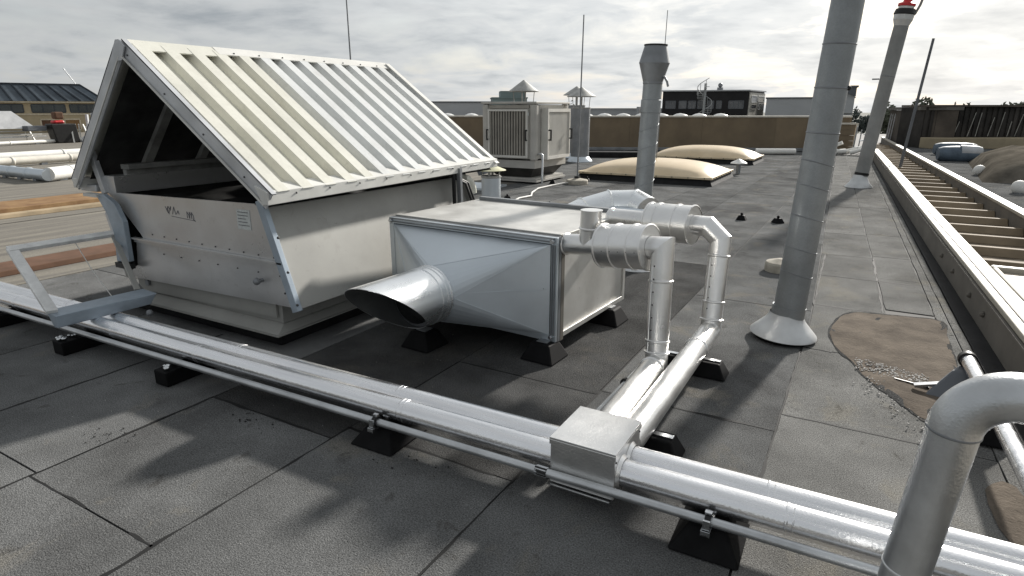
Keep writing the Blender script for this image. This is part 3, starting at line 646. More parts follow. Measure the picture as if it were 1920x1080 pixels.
# ================================================================ CLAD DUCT RUNS on the side of the box
def band(c, d, r, parent, m_='clad_duct', w_=.022, h=.008, n=26):
    return MB().lathe(Vector(c)-Vector(d).normalized()*w_/2, [(r,0),(r+h,w_*.3),(r+h,w_*.7),(r,w_)], n, d).build('band', m_, parent)
def seam_line(a, b, off, parent):
    MB().bar(Vector(a)+Vector(off), Vector(b)+Vector(off), .012, .006).build('lap_seam', 'clad_duct', parent)
r1 = thing('insulated_duct', 'nearer shiny insulated duct run with capped tee, drum silencer and single mitred elbow', 'duct', (-1.15, 4.0, 0))
S1, E1, B1, J1 = Vector((-2.045,4.44,.955)), Vector((-1.19,4.25,1.05)), Vector((-1.15,4.14,.215)), Vector((-1.12,2.96,.215))
rd = .082
hm = S1.lerp(E1, .93)
MB().tube([S1, E1, B1, J1], rd, 30).build('jacket', 'clad_duct', r1)
dh = (E1-S1).normalized(); dv = (B1-E1).normalized(); dj = (J1-B1).normalized()
band(S1+dh*.02, dh, rd, r1); band(E1+dv*.235, dv, rd, r1); band(B1-dv*.17, dv, rd, r1); band(B1-dv*.085, dv, rd, r1, h=.012); band(B1+dj*.12, dj, rd, r1)
sil = MB().lathe(S1.lerp(E1,.43), [(rd+.002,-.001),(.165,0),(.165,.40),(rd+.002,.401)], 40, dh).build('silencer', 'clad_duct', r1)
for t_ in (0.004,.135,.285,.396):
    c_ = S1.lerp(E1,.43)+dh*t_; MB().lathe(c_-dh*.009, [(.165,0),(.174,.005),(.174,.013),(.165,.018)], 40, dh).build('band', 'clad_duct', sil)
T0 = S1.lerp(E1,.27); tee = MB().tube([T0, T0+Vector((.012,0,.27))], .082, 28).build('tee', 'clad_duct', r1)
MB().tube([T0+Vector((.012,0,.268)), T0+Vector((.012,0,.276))], .086, 28).build('cap', 'clad_duct', tee); band(T0+Vector((.006,0,.13)), (0.04,0,1), .082, tee)
u_ = Vector((-.048,-.065,0)); seam_line(E1+dv*.12, B1-dv*.1, u_, r1)
sc1 = MB()
for k in range(6): sc1.ball(E1.lerp(B1, .14+.11*k)+u_*1.06+Vector((.02,-.008,0)), .007, 6)
for k in range(5): sc1.ball(S1.lerp(E1,.43)+dh*(.05+.07*k)+Vector((0,-.165,-.01)), .006, 6)
sc1.build('screws', 'screw', r1, kind='stuff')
r2 = thing('insulated_duct', 'farther shiny insulated duct run with drum silencer and chamfered double mitre elbow', 'duct', (-1.0, 5.1, 0))
S2, E2a, E2b, B2, J2 = Vector((-2.04,5.43,1.025)), Vector((-1.10,5.24,1.055)), Vector((-.98,5.215,.955)), Vector((-.965,5.06,.215)), Vector((-.955,2.96,.215))
MB().tube([S2, E2a, E2b, B2, J2], rd+.003, 30).build('jacket', 'clad_duct', r2)
dh2 = (E2a-S2).normalized(); dv2 = (B2-E2b).normalized(); dj2 = (J2-B2).normalized()
band(S2+dh2*.02, dh2, rd+.003, r2); band(E2b+dv2*.13, dv2, rd+.003, r2); band(B2-dv2*.24, dv2, rd+.003, r2); band(B2-dv2*.09, dv2, rd+.003, r2, h=.014); band(B2+dj2*.5, dj2, rd+.003, r2)
sil2 = MB().lathe(S2.lerp(E2a,.44), [(rd+.004,-.001),(.165,0),(.165,.41),(rd+.004,.411)], 40, dh2).build('silencer', 'clad_duct', r2)
for t_ in (0.004,.09,.27,.406):
    c_ = S2.lerp(E2a,.44)+dh2*t_; MB().lathe(c_-dh2*.009, [(.165,0),(.174,.005),(.174,.013),(.165,.018)], 40, dh2).build('band', 'clad_duct', sil2)
seam_line(E2b+dv2*.14, B2-dv2*.25, u_*1.04, r2); seam_line(E2a-dh2*.25, E2a-dh2*.06, (0,-.075,-.042), r2)
sc2 = MB()
for k in range(6): sc2.ball(E2b.lerp(B2, .14+.12*k)+u_*1.08+Vector((.02,-.008,0)), .007, 6)
sc2.build('screws', 'screw', r2, kind='stuff')

# ================================================================ TWIN PIPES along the foreground
def ym(x): return 2.735+.022*(x+1.28)
PZ, PR = .215, .071
def run(name, dy, label, r=PR, z=PZ, m_='clad', joints=(), x0=-9.5, x1=2.6, cat='pipe'):
    t = thing(name, label, cat, (-2, ym(-2)+dy, 0))
    xs = [x0]+sorted(joints)+[x1]
    for a, b in zip(xs, xs[1:]):
        MB().tube([(a+.001, ym(a)+dy, z), (b-.001, ym(b)+dy, z)], r, 36).build('jacket', m_, t)
    d = (1, .022, 0)
    for j in joints: band((j, ym(j)+dy, z), d, r, t, m_, .016, .0025, 36); band((j+.03, ym(j)+dy, z), d, r, t, m_, .008, .002, 36)
    return t
tp = run('insulated_pipe', .073, 'rear one of the two big silver insulated pipes crossing the foreground', joints=(-6.3,-5.35,-3.95,-2.42,-.2,1.25))
tf = run('insulated_pipe', -.073, 'front one of the two big silver insulated pipes crossing the foreground', joints=(-6.9,-5.3,-4.22,-2.28,-.1,1.15))
cdt = run('conduit', -.192, 'thin grey conduit running along the front of the twin silver pipes', r=.023, z=.165, m_='pipe_grey', joints=(), x0=-9, x1=2.6)
xj = -1.275
MB().tube([(xj-.035, ym(xj)-.192, .165), (xj+.035, ym(xj)-.192, .165)], .0238, 16).build('sleeve', 'black', cdt)
for a in range(8):
    th = a*math.pi/4; MB().bar((xj-.033, ym(xj)-.192+.024*math.cos(th), .165+.024*math.sin(th)), (xj+.033, ym(xj)-.192+.024*math.cos(th), .165+.024*math.sin(th)), .008, .005).build('finger', 'zinc', cdt)
# sheet metal box over the branch
jb = thing('junction_box', 'silver sheet metal box covering the junction of the foreground pipes', 'junction box', (-1.06, 2.77, 0))
MB().box(-1.24, 2.575, .10, -.885, 2.965, .350).build('body', 'clad_duct', jb, bevel=.003)
MB().box(-1.245, 2.570, .352, -.88, 2.97, .364).box(-1.245,2.569,.325,-.88,2.5735,.352).box(-.8835,2.57,.325,-.879,2.97,.352).build('lid', 'clad_duct', jb, bevel=.002)
MB().box(-1.25, 2.556, .088, -.90, 2.95, .093).build('tray', 'zinc', jb)
for y, z in ((2.59,.31),(2.59,.12),(2.95,.31)): MB().ball((-.884, y, z), .006, 6).build('screw', 'screw', jb)
for dy in (.073, -.073):
    MB().lathe((-.884, ym(-.88)+dy, PZ), [(PR+.02,0),(PR+.004,.018)], 30, (1,0,0)).build('collar', 'clad_duct', jb)
# small rod beside the branch pipes
rod = thing('branch_conduit', 'thin grey rod with a clamp lying left of the branch pipes behind the metal box', 'conduit', (-1.27,3.6,0))
MB().tube([(-1.285,2.97,.15),(-1.262,4.35,.15)], .021, 16).build('tube', 'pipe_grey', rod)
MB().lathe((-1.272,3.82,.15), [(.022,0),(.036,.002),(.036,.03),(.022,.032)], 18, (0,1,0)).build('clamp', 'black', rod)
MB().box(-1.29,3.815,.0,-1.255,3.855,.12).build('clamp_leg', 'zinc', rod)

# supports
def block(loc, label, sx=.15, sy=.60, h=.115):
    t = thing('pipe_support', label, 'pipe support', (*loc, .004), R(1.3), 'black supports under the twin pipes')
    o = MB().box(-sx/2, 0, 0, sx/2, sy, h).build('block', 'rubber', None, bevel=.008); o.parent = t
    mb = MB()
    for k in range(9): mb.ball((random.uniform(-.05,.05), random.uniform(.02,.16), h+.012+random.uniform(0,.02)), random.uniform(.012,.03), 6, (1,1,.6))
    o = mb.build('foil_scrap', 'zinc', None, kind='stuff'); o.parent = t
    return t
block((-5.73,2.29), 'rectangular black support block under the pipes below the tilted metal frame')
block((-4.385,2.36), 'rectangular black support block with crumpled foil left of the first pyramid support')
block((-7.05,2.25), 'black support block under the pipes at the left edge of the picture', .2)
def pyr(loc, label, clampz=True):
    t = thing('pipe_support', label, 'pipe support', (*loc, .004), R(1.3), 'black supports under the twin pipes')
    o = MB().hexa([(-.165,-.22,0),(.165,-.22,0),(.165,.30,0),(-.165,.30,0)], [(-.085,-.12,.115),(.085,-.12,.115),(.085,.24,.115),(-.085,.24,.115)]).build('base', 'rubber', None, bevel=.012); o.parent = t
    ch_ = MB().box(-.021,-.20,.116,.021,.26,.121).box(-.021,-.20,.121,-.017,.26,.14).box(.017,-.20,.121,.021,.26,.14).box(-.0165,-.20,.117,.0165,-.195,.14).build('strut_channel', 'zinc', None); ch_.parent = t
    cl = MB().lathe((-.014,-.14,.161), [(.0275,0),(.038,.001),(.038,.027),(.0275,.028)], 20, (1,0,0)).build('clamp', 'black', None); cl.parent = t
    c2 = MB().box(-.016,-.152,.199,.016,-.128,.212).build('clamp_bolt', 'zinc', None); c2.parent = t
    c2 = MB().box(-.016,-.19,.142,.016,-.178,.19).build('clamp_plate', 'zinc', None); c2.parent = t
    return t
p1 = pyr((-2.40,ym(-2.4)-.052), 'black pyramid support clamping the conduit left of the silver junction box')
dup(p1, (-.42,ym(-.42)-.052,.004), R(1.3), 'black pyramid support clamping the conduit right of the silver junction box', 'black supports under the twin pipes')
dup(p1, (1.35,ym(1.35)-.052,.004), R(1.3), 'black pyramid support of the twin pipes at the right picture edge behind the bent pipe', 'black supports under the twin pipes')
for y, lb in ((4.62,'black support block under the far end of the branch pipes'),(3.30,'black support block under the branch pipes just behind the metal box')):
    t = thing('branch_support', lb, 'pipe support', (-1.0,y,.004), 0, 'black blocks under the branch pipes')
    MB().hexa([(-1.28,y-.1,.005),(-.72,y-.1,.005),(-.72,y+.1,.005),(-1.28,y+.1,.005)], [(-1.24,y-.06,.12),(-.78,y-.06,.12),(-.78,y+.06,.12),(-1.24,y+.06,.12)]).build('base', 'rubber', t, bevel=.01)
    MB().box(-1.24,y-.02,.1205,-.78,y+.02,.129).build('strut_channel', 'zinc', t)

# tilted frame over the pipes
fr = thing('tilted_frame', 'bright metal frame tilted over the twin pipes left of the gabled vent', 'metal frame', (-5.7, 2.6, 0))
MB().hexa([(-5.66,2.27,.27),(-5.60,2.27,.27),(-5.48,2.98,.30),(-5.56,2.98,.30)], [(-5.80,2.29,.385),(-5.60,2.27,.375),(-5.46,3.04,.395),(-5.68,3.04,.405)]).build('plate', 'blue_grey', fr, bevel=.006)
MB().bar((-5.66,2.28,.40), (-6.53,2.43,.80),   .085, .03, (.4,0,1)).build('frame_bar', 'white', fr, bevel=.004)
MB().bar((-6.53,2.40,.80), (-6.50,3.30,.80), .085, .035, (.35,0,1)).build('frame_bar', 'white', fr, bevel=.004)
MB().bar((-5.70,3.0,.40), (-6.50,3.28,.80), .05, .02, (.4,0,1)).build('frame_bar', 'hood_side', fr, bevel=.004)
MB().tube([(-6.51,2.93,.78),(-6.1,2.85,.55),(-5.72,2.78,.395)], .004, 6, True, True).build('wire', 'white_trim', fr)
MB().ball((-5.25,2.83,.30), .03, 8).build('stopper', 'galv_dull', fr)

# ================================================================ STACKS AND POLES
# tall leaning duct
ld_ = thing('leaning_duct', 'tall thick grey spiral duct leaning right with a white flared skirt at its foot', 'duct', (-.47, 5.79, .004))
K0, K1 = Vector((-.440,5.79,.21)), Vector((-.245,5.79,4.25))
MB().lathe((-.465,5.79,.006), [(.245,0),(.245,.03)], 40, caps=True).build('base_ring', 'rubber', ld_)
MB().lathe((-.465,5.79,.04), [(.285,0),(.281,.012),(.222,.075),(.172,.13),(.150,.165),(.142,.20)], 48, (.05,0,1), smooth=True).build('skirt', 'skirt', ld_)
MB().tube([K0+Vector((-.008,0,-.02)), K0+Vector((0,0,.095))], .140, 40).build('collar', 'spiral', ld_)
MB().tube([K0, K1], [.134,.112], 40).build('pipe', 'spiral', ld_)
dk = (K1-K0).normalized()
for z in (.40,.62,.90,1.16,1.36): 
    n_ = Vector((.10,-.02,1)).normalized(); c_ = K0+dk*z; mb = MB(); q = []
    u = n_.orthogonal(); 
    for k in range(41):
        th = 2*math.pi*k/40; h = Vector((math.cos(th), math.sin(th), 0))*(.1345-.0054*z)
        q.append(c_+h+dk*(.10*math.cos(th+2.6)*.32))
    mb.tube(q, .0045, 6, False, True).build('seam', 'galv_dull', ld_)
for z in (1.60,1.95,2.28,2.62,2.95,3.3): MB().lathe(K0+dk*z, [(.134-.0054*z+q, h) for q, h in ((0,0),(.004,.004),(.004,.010),(0,.014))], 40, dk).build('seam', 'galv_dull', ld_)
MB().ball(K0+dk*1.955+Vector((.128,-.02,0)), .02, 8).build('clip', 'black', ld_)
# thin pole with red beacon
pl = thing('beacon_pole', 'slim grey pole leaning right with a red beacon on top beside the channel', 'pole', (-.13, 18.9, .004))
Q0, Q1 = Vector((-.127,18.9,.30)), Vector((.228,18.9,3.97)); dq = (Q1-Q0).normalized()
MB().lathe((-.15,18.9,.008), [(.34,0),(.335,.02),(.24,.13),(.185,.24),(.17,.33)], 32, smooth=True).build('skirt', 'skirt', pl)
MB().tube([Q0, Q1], .165, 28).build('pipe', 'pole_grey', pl)
MB().lathe(Q0+dq*.03, [(.165,0),(.175,.01),(.175,.06),(.165,.07)], 28, dq).build('band', 'black', pl)
MB().lathe(Q1, [(.165,0),(.215,.14),(.225,.25)], 28, dq).build('head', 'skirt', pl)
MB().lathe(Q1+dq*.25, [(.23,0),(.24,.02),(.21,.13),(.16,.14)], 28, dq).build('head_collar', 'black', pl)
MB().lathe(Q1+dq*.39, [(.17,0),(.17,.05)], 24, dq, caps=True).build('lamp_base', 'white', pl)
MB().lathe(Q1+dq*.445, [(.19,0),(.19,.06),(.10,.10),(.08,.2),(.001,.22)], 24, dq).build('beacon', 'red', pl)
MB().tube([Q1+dq*.25+Vector((.22,0,0)), Q1+dq*.45+Vector((.28,0,0)), Q1+dq*.9+Vector((.34,0,0))], .03, 10, True, True).build('spike', 'pole_grey', pl)
MB().tube([Q0+dq*2.45+Vector((-.17,-.03,0)), Q0+dq*2.45+Vector((-.33,-.03,0))], .02, 8).build('stub', 'galv_dull', pl)
MB().lathe(Q0+dq*2.5, [(.165,0),(.171,.01),(.165,.02)], 28, dq).build('band', 'galv_dull', pl)
# chimney with double-cone head
cm = thing('chimney', 'grey spiral chimney with a double cone head behind the silver duct runs', 'chimney', (-2.44, 7.6, .004))
C0, C1 = Vector((-2.455,7.6,.01)), Vector((-2.392,7.6,2.32)); dc = (C1-C0).normalized()
MB().tube([C0, C1], .113, 32).build('pipe', 'spiral', cm)
MB().helix(C0+dc*.3, C0+dc*1.92, .1135, 7.2, .0045, 26, 1.0).build('seam', 'spiral', cm)
MB().lathe(C0+dc*1.95, [(.114,0),(.121,.004),(.121,.15),(.114,.154)], 32, dc).build('clamp_band', 'spiral', cm)
MB().lathe(C1, [(.113,-.03),(.118,-.02),(.118,.0),(.178,.205)], 36, dc).build('head', 'galv_dull', cm)
MB().lathe(C1, [(.181,.205),(.181,.212),(.132,.40)], 36, dc).build('head_cone', 'galv_dull', cm)
MB().lathe(C1, [(.132,.40),(.138,.402),(.138,.418),(.125,.42)], 36, dc, caps=True).build('rim', 'black', cm)
MB().lathe((-2.46,7.6,.006), [(.26,0),(.2,.05),(.125,.14)], 32, smooth=True).build('skirt', 'skirt', cm)
MB().tube([C1+Vector((.10,-.02,.06)), C1+Vector((.15,-.02,.045)), C1+Vector((.18,-.02,-.005)), C1+Vector((.195,-.02,-.06))], .014, 8, True, True).build('drain_tube', 'galv_dull', cm)
MB().box(-2.56, 7.55, 1.95, -2.53, 7.62, 2.03).build('clip', 'galv_dull', cm)

# lightning rods
def disc(c, r=.2, h=.11): return MB().lathe((*c, .004), [(r,0),(r,h*.6),(r*.93,h*.75),(r*.25,h),(.001,h)], 24)
t = thing('lightning_rod', 'thin vertical lightning rod on a concrete disc between the unit and the cream dome', 'lightning rod', (-6.98,15.87,.004))
disc((-6.98,15.87), .30, .16).build('base', 'concrete', t)
MB().tube([(-6.98,15.87,.15),(-6.93,15.87,4.35)], [.022,.016], 10).build('rod', 'galv_dull', t)
MB().box(-7.04,15.8,.15,-6.92,15.94,.22).build('clamp', 'black', t)
for (x, y, h, lean, lb) in ((-8.28,8.68,5.0,-.0,'thin lightning rod rising behind the ridge of the gabled vent'), (-5.6,18.6,4.7,.05,'faint thin lightning rod just left of the double cone chimney head')):
    t = thing('lightning_rod', lb, 'lightning rod', (x,y,.004))
    disc((x,y)).build('base', 'concrete', t); MB().tube([(x,y,.1),(x+lean*.5,y,h*.6),(x+lean,y,h)], [.018,.014,.010], 8).build('rod', 'galv_dull', t)
t = thing('lightning_rod', 'dark slim rod leaning right above the dark corrugated shed', 'lightning rod', (.95,25,.004))
disc((.95,25)).build('base', 'concrete', t); MB().tube([(.95,25,.1),(1.25,25,4.18)], [.05,.04], 10).build('rod', 'bld_grey_dark', t)
t = thing('concrete_base', 'round pale concrete disc half hidden behind the leaning duct', 'concrete base', (-.80,8.35,.004))
disc((-.80,8.35), .19, .16).build('disc', 'concrete', t)

# ================================================================ DOME ROOFLIGHTS
def dome(x0, x1, y0, y1, h, label):
    cx, cy = (x0+x1)/2, (y0+y1)/2
    t = thing('dome_rooflight', label, 'rooflight', (cx, cy, .004), 0, 'cream dome rooflights')
    MB().hexa([(x0-.02,y0-.02,.005),(x1+.02,y0-.02,.005),(x1+.02,y1+.02,.005),(x0-.02,y1+.02,.005)], [(x0+.07,y0+.07,.17),(x1-.07,y0+.07,.17),(x1-.07,y1-.07,.17),(x0+.07,y1-.07,.17)]).build('curb', 'bitumen_black', t)
    MB().box(x0, y0, .172, x1, y1, .235).build('rim', 'dome_rim', t, bevel=.012)
    n = 20; mb = MB(); vs_ = []
    for i in range(n+1):
        for j in range(n+1):
            u, v = -1+2*i/n, -1+2*j/n
            z = .236+h*((1-abs(u)**2.6)*(1-abs(v)**2.6))**.62
            vs_.append((cx+u*(x1-x0-.16)/2, cy+v*(y1-y0-.16)/2, z))
    mb.add(vs_, [(i*(n+1)+j, (i+1)*(n+1)+j, (i+1)*(n+1)+j+1, i*(n+1)+j+1) for i in range(n) for j in range(n)], True).build('dome', 'dome', t)
    bl = MB()
    for k in range(9): bl.ball((x0+.2+k*(x1-x0-.4)/8, y0-.004, .205), .018, 6); bl.ball((x1+.004, y0+.2+k*(y1-y0-.4)/8, .205), .018, 6)
    bl.build('screws', 'screw', t, kind='stuff')
dome(-7.52, -3.58, 17.05, 20.0, .35, 'nearer large cream dome rooflight behind the double cone chimney')
dome(-7.70, -3.72, 24.6, 27.1, .38, 'farther large cream dome rooflight close to the brown parapet wall')

# ================================================================ VENTILATION UNIT
ut = thing('ventilation_unit', 'boxy beige ventilation unit with vertical louvres standing on a dark base', 'ventilation unit', (-8.75, 16.15, .004))
ux0, ux1, uy0, uy1 = -9.60, -7.90, 15.10, 17.20
MB().box(ux0+.06, uy0+.06, .68, ux1-.06, uy1-.06, 2.12).build('body', 'unit', ut)
for x, y in ((ux0,uy0),(ux1-.19,uy0),(ux1-.19,uy1-.19),(ux0,uy1-.19)): MB().box(x, y, .64, x+.19, y+.19, 2.14).build('corner_post', 'unit', ut, bevel=.05)
MB().box(ux0-.02, uy0-.02, 2.142, ux1+.02, uy1+.02, 2.20).build('top_cover', 'unit', ut, bevel=.01)
MB().box(ux0+.22, uy0+.02, 2.03, ux1-.22, uy0+.058, 2.11).build('header', 'unit_slat', ut)
MB().box(ux0+.05, uy0+.05, .43, ux1-.05, uy1-.05, .638).build('skirt', 'unit', ut)
MB().hexa([(ux0+.3,uy0+.3,.16),(ux1-.3,uy0+.3,.16),(ux1-.3,uy1-.3,.16),(ux0+.3,uy1-.3,.16)], [(ux0+.1,uy0+.1,.428),(ux1-.1,uy0+.1,.428),(ux1-.1,uy1-.1,.428),(ux0+.1,uy1-.1,.428)]).build('base', 'unit_dark', ut)
MB().box(ux0+.12, uy0+.12, .05, ux1-.02, uy1-.1, .10).box(ux0+.16, uy0+.16, .105, ux1-.08, uy1-.14, .158).build('base_frame', 'unit', ut)
for x, y in ((ux0+.3,uy0+.2),(ux1-.25,uy0+.2),(ux1-.25,uy1-.3)): MB().hexa([(x-.12,y-.12,.005),(x+.12,y-.12,.005),(x+.12,y+.12,.005),(x-.12,y+.12,.005)], [(x-.06,y-.06,.049),(x+.06,y-.06,.049),(x+.06,y+.06,.049),(x-.06,y+.06,.049)]).build('foot', 'rubber', ut)
lf = MB(); fx0, fx1 = ux0+.20, ux1-.24
lf.box(fx0, uy0-.03, 1.95, fx1, uy0+.05, 2.0).box(fx0, uy0-.03, .71, fx1, uy0+.05, .77).box(fx0, uy0-.03, .77, fx0+.05, uy0+.05, 1.95).box(fx1-.05, uy0-.03, .77, fx1, uy0+.05, 1.95)
lf = lf.build('louvre', 'unit_frame', ut)
ns = 14
for k in range(ns):
    x = fx0+.075+k*(fx1-fx0-.15)/(ns-1); MB().bar((x, uy0+.01, .77), (x, uy0+.01, 1.95), .05, .03, (.5,1,0)).build('slat', 'unit_slat', lf)
MB().box(fx0+.05, uy0+.04, .77, fx1-.05, uy0+.045, 1.95).build('screen', 'unit_dark', lf)
ly0, ly1 = uy0+.42, uy1-.22
rf = MB(); rf.box(ux1-.05, ly0, 1.93, ux1+.16, ly1, 2.02).box(ux1-.05, ly0, .66, ux1+.16, ly1, .74).box(ux1-.05, ly0, .74, ux1+.16, ly0+.06, 1.93).box(ux1-.05, ly1-.06, .74, ux1+.16, ly1, 1.93)
rf = rf.build('louvre', 'unit_frame', ut, label='protruding louvre panel on the sunny side')
for k in range(22):
    y = ly0+.085+k*(ly1-ly0-.17)/21; MB().bar((ux1+.12, y, .74), (ux1+.12, y, 1.93), .042, .03, (1,.25,0)).build('slat', 'unit_frame', rf)  # slats paler on this face, sunlit tone put into the colour
MB().box(ux1+.06, ly0+.06, .74, ux1+.065, ly1-.06, 1.93).build('screen', 'shed_brown', rf)
def handle(p, d): 
    p = Vector(p); d = Vector(d); MB().tube([p+Vector((0,0,.13)), p+d+Vector((0,0,.13)), p+d-Vector((0,0,.13)), p-Vector((0,0,.13))], .02, 8, True).build('handle', 'black', ut)
handle((fx0-.0,uy0-.03,1.32),(0,-.06,0)); handle((fx1-.02,uy0-.03,1.32),(0,-.06,0)); handle((ux1+.16,ly0+.05,1.32),(.07,0,0)); handle((ux1+.16,ly1-.04,1.32),(.07,0,0)); handle((ux0-.02,uy0+.3,1.32),(-.05,0,0))
MB().box(ux1-.30, uy0-.012, 1.83, ux1-.21, uy0-.002, 1.92).build('badge', 'sticker', ut)
MB().tube([(-7.88,15.22,.82),(-7.76,15.16,.84),(-7.70,15.14,.80),(-7.70,15.12,.02)], .028, 10, True, True).build('drain_pipe', 'pipe_grey', ut)
cw = thing('cable', 'pale cable snaking over the roof from the small cowl vent to the lightning rod', 'cable', (-6.9,13,.02))
MB().tube([(-6.7,11.6,.03),(-6.9,12.4,.03),(-6.85,12.9,.03),(-7.1,13.4,.03),(-7.35,14.2,.03),(-7.3,14.9,.04),(-7.25,15.5,.04),(-7.05,15.8,.05)], .022, 8, True, True).build('line', 'cable_white', cw)

# cowl vents
def cowl(x, y, r, hb, hc, rcone, label, mb_='spiral', mc='cowl', skirt=True):
    t = thing('cowl_vent', label, 'cowl vent', (x, y, .004), 0, 'cowl vents')
    MB().lathe((x,y,.006), [(r,0),(r,hb)], 28).build('pipe', mb_, t)
    MB().lathe((x,y,hb), [(r,0),(r*1.05,.01),(r*1.05,.05),(r*.8,.05)], 28).build('collar', 'cowl', t)
    MB().lathe((x,y,hb), [(r*.7,-.02),(.001,-.02)], 20).build('throat', 'shaded_inside', t)
    for k in range(4):
        a = R(20+90*k); p = Vector((x+r*.85*math.cos(a), y+r*.85*math.sin(a), 0)); MB().bar(p+Vector((0,0,hb+.03)), p+Vector((.1*r*math.cos(a),.1*r*math.sin(a),hb+hc*.62)), .05 if r > .2 else .03, .02).build('stay', 'cowl', t)
    MB().lathe((x,y,hb), [(r*.7,hc*.56),(rcone,hc*.55),(rcone,hc*.58),(.03,hc),(.001,hc+.01)], 28).build('cone', mc, t)
    if skirt: MB().lathe((x,y,.01), [(r*1.4,0),(r*1.38,.05),(r*1.12,.14),(r*1.01,.2)], 28, smooth=True).build('skirt', 'galv', t)
cowl(-10.0, 22.9, .36, 2.02, .80, .56, 'nearer conical cowl on a thick grey pipe behind the lightning rod', 'galv_dull')
cowl(-11.0, 24.7, .36, 2.12, .80, .56, 'farther conical cowl peeping out behind the thick grey cowl pipe')
cowl(-11.53, 21.05, .42, 2.12, .92, .56, 'grey conical cowl rising directly behind the beige ventilation unit')
cowl(-7.35, 11.9, .215, .52, .30, .34, 'short galvanised vent with mossy cone cap beside the gabled vent', 'galv', 'cowl_mossy', False)
t = thing('mushroom_vent', 'tiny white mushroom cap vent standing behind the nearer cream dome', 'vent', (-3.6,20.9,.004))
MB().tube([(-3.6,20.9,.01),(-3.6,20.9,.36)], .07, 14).build('stem', 'galv_dull', t); MB().lathe((-3.6,20.9,.34), [(.26,0),(.24,.03),(.001,.15)], 20, caps=False).build('cap', 'white', t)
t = thing('gooseneck_duct', 'grey gooseneck duct elbow behind the rear post of the gabled vent', 'duct', (-9.3,13.6,.004))
MB().tube([(-9.55,13.6,.0),(-9.55,13.6,.5)]+arc((-9.2,13.75,.5),(-1,-.4,0),(0,0,1),.36,.3,math.pi*.85,8)+[(-8.8,13.95,.38)], .19, 18, True, True).build('elbow', 'galv_dull', t)
MB().box(-9.9,13.3,.005,-8.4,14.4,.06).build('plate', 'galv', t)

# small loose feet on the roof
ftl = None
for (x, y, lb) in ((-1.937,12.1,'small black rubber foot alone on the felt right of the silver elbow'),(-1.297,12.08,'small black rubber foot alone on the felt beside the leaning duct'),(-7.1,12.2,'small black foot under the pale cable beside the small cowl vent'),(-5.72,11.6,'small black foot on the felt above the middle of the duct box'),(-5.0,11.6,'small black foot on the felt beside the spiral elbow'),(-7.6,15.6,'small black foot under the pale cable in front of the unit'),(-7.0,16.6,'small black foot beside the concrete disc of the lightning rod'),(-9.3,27.9,'small black foot near the parapet wall right of the thick cowl pipe'),(-7.9,29.0,'small black foot near the parapet wall behind the farther cream dome')):
    if ftl is None:
        ftl = thing('cable_stand', lb, 'cable foot', (x,y,.004), 0, 'small black cable feet')
        o = foot_mb(.09,.05,.085).build('base', 'rubber', None, bevel=.01); o.parent = ftl
        o = MB().ball((0,0,.105), .028, 8).build('knob', 'rubber', None); o.parent = ftl
    else: dup(ftl, (x,y,.004), random.uniform(0,1), lb)
t = tag(MB().tube([(-4.6,30.6,.14),(-3.0,31.4,.14)], .13, 16).build('white_tube', 'white_duct'), 'white tube lying at the foot of the parapet wall right of the farther dome', 'tube')
t = tag(MB().box(-11.0,25.6,.004,-7.9,26.1,.24, R(25)).build('timber_beam', 'bitumen_black', bevel=.02), 'long low black beam on the roof in front of the parapet wall', 'beam')
t = thing('pipe_heap', 'jumble of white pipes and sheets at the foot of the low wall end', 'pipes', (-1.2,32.5,.004))
for k in range(7): 
    a = Vector((-2.2+.28*k, 31.9+random.uniform(0,.8), .10+random.uniform(0,.25))); MB().tube([a, a+Vector((random.uniform(.3,.9), random.uniform(-.1,.3), random.uniform(-.05,.3)))], random.uniform(.05,.11), 10).build('pipe', 'white_duct', t)
for k in range(3): a = Vector((-.75+.2*k,34.5,.0)); MB().bar(a, a+Vector((.05,0,1.2-.15*k)), .07, .05).build('upright', 'galv_dull', t)
for k in range(4): a = Vector((-.7+.15*k,34.4,.25+.3*k)); MB().bar(a, a+Vector((.4,.1,.05)), .05, .05).build('crossbar', 'galv', t)

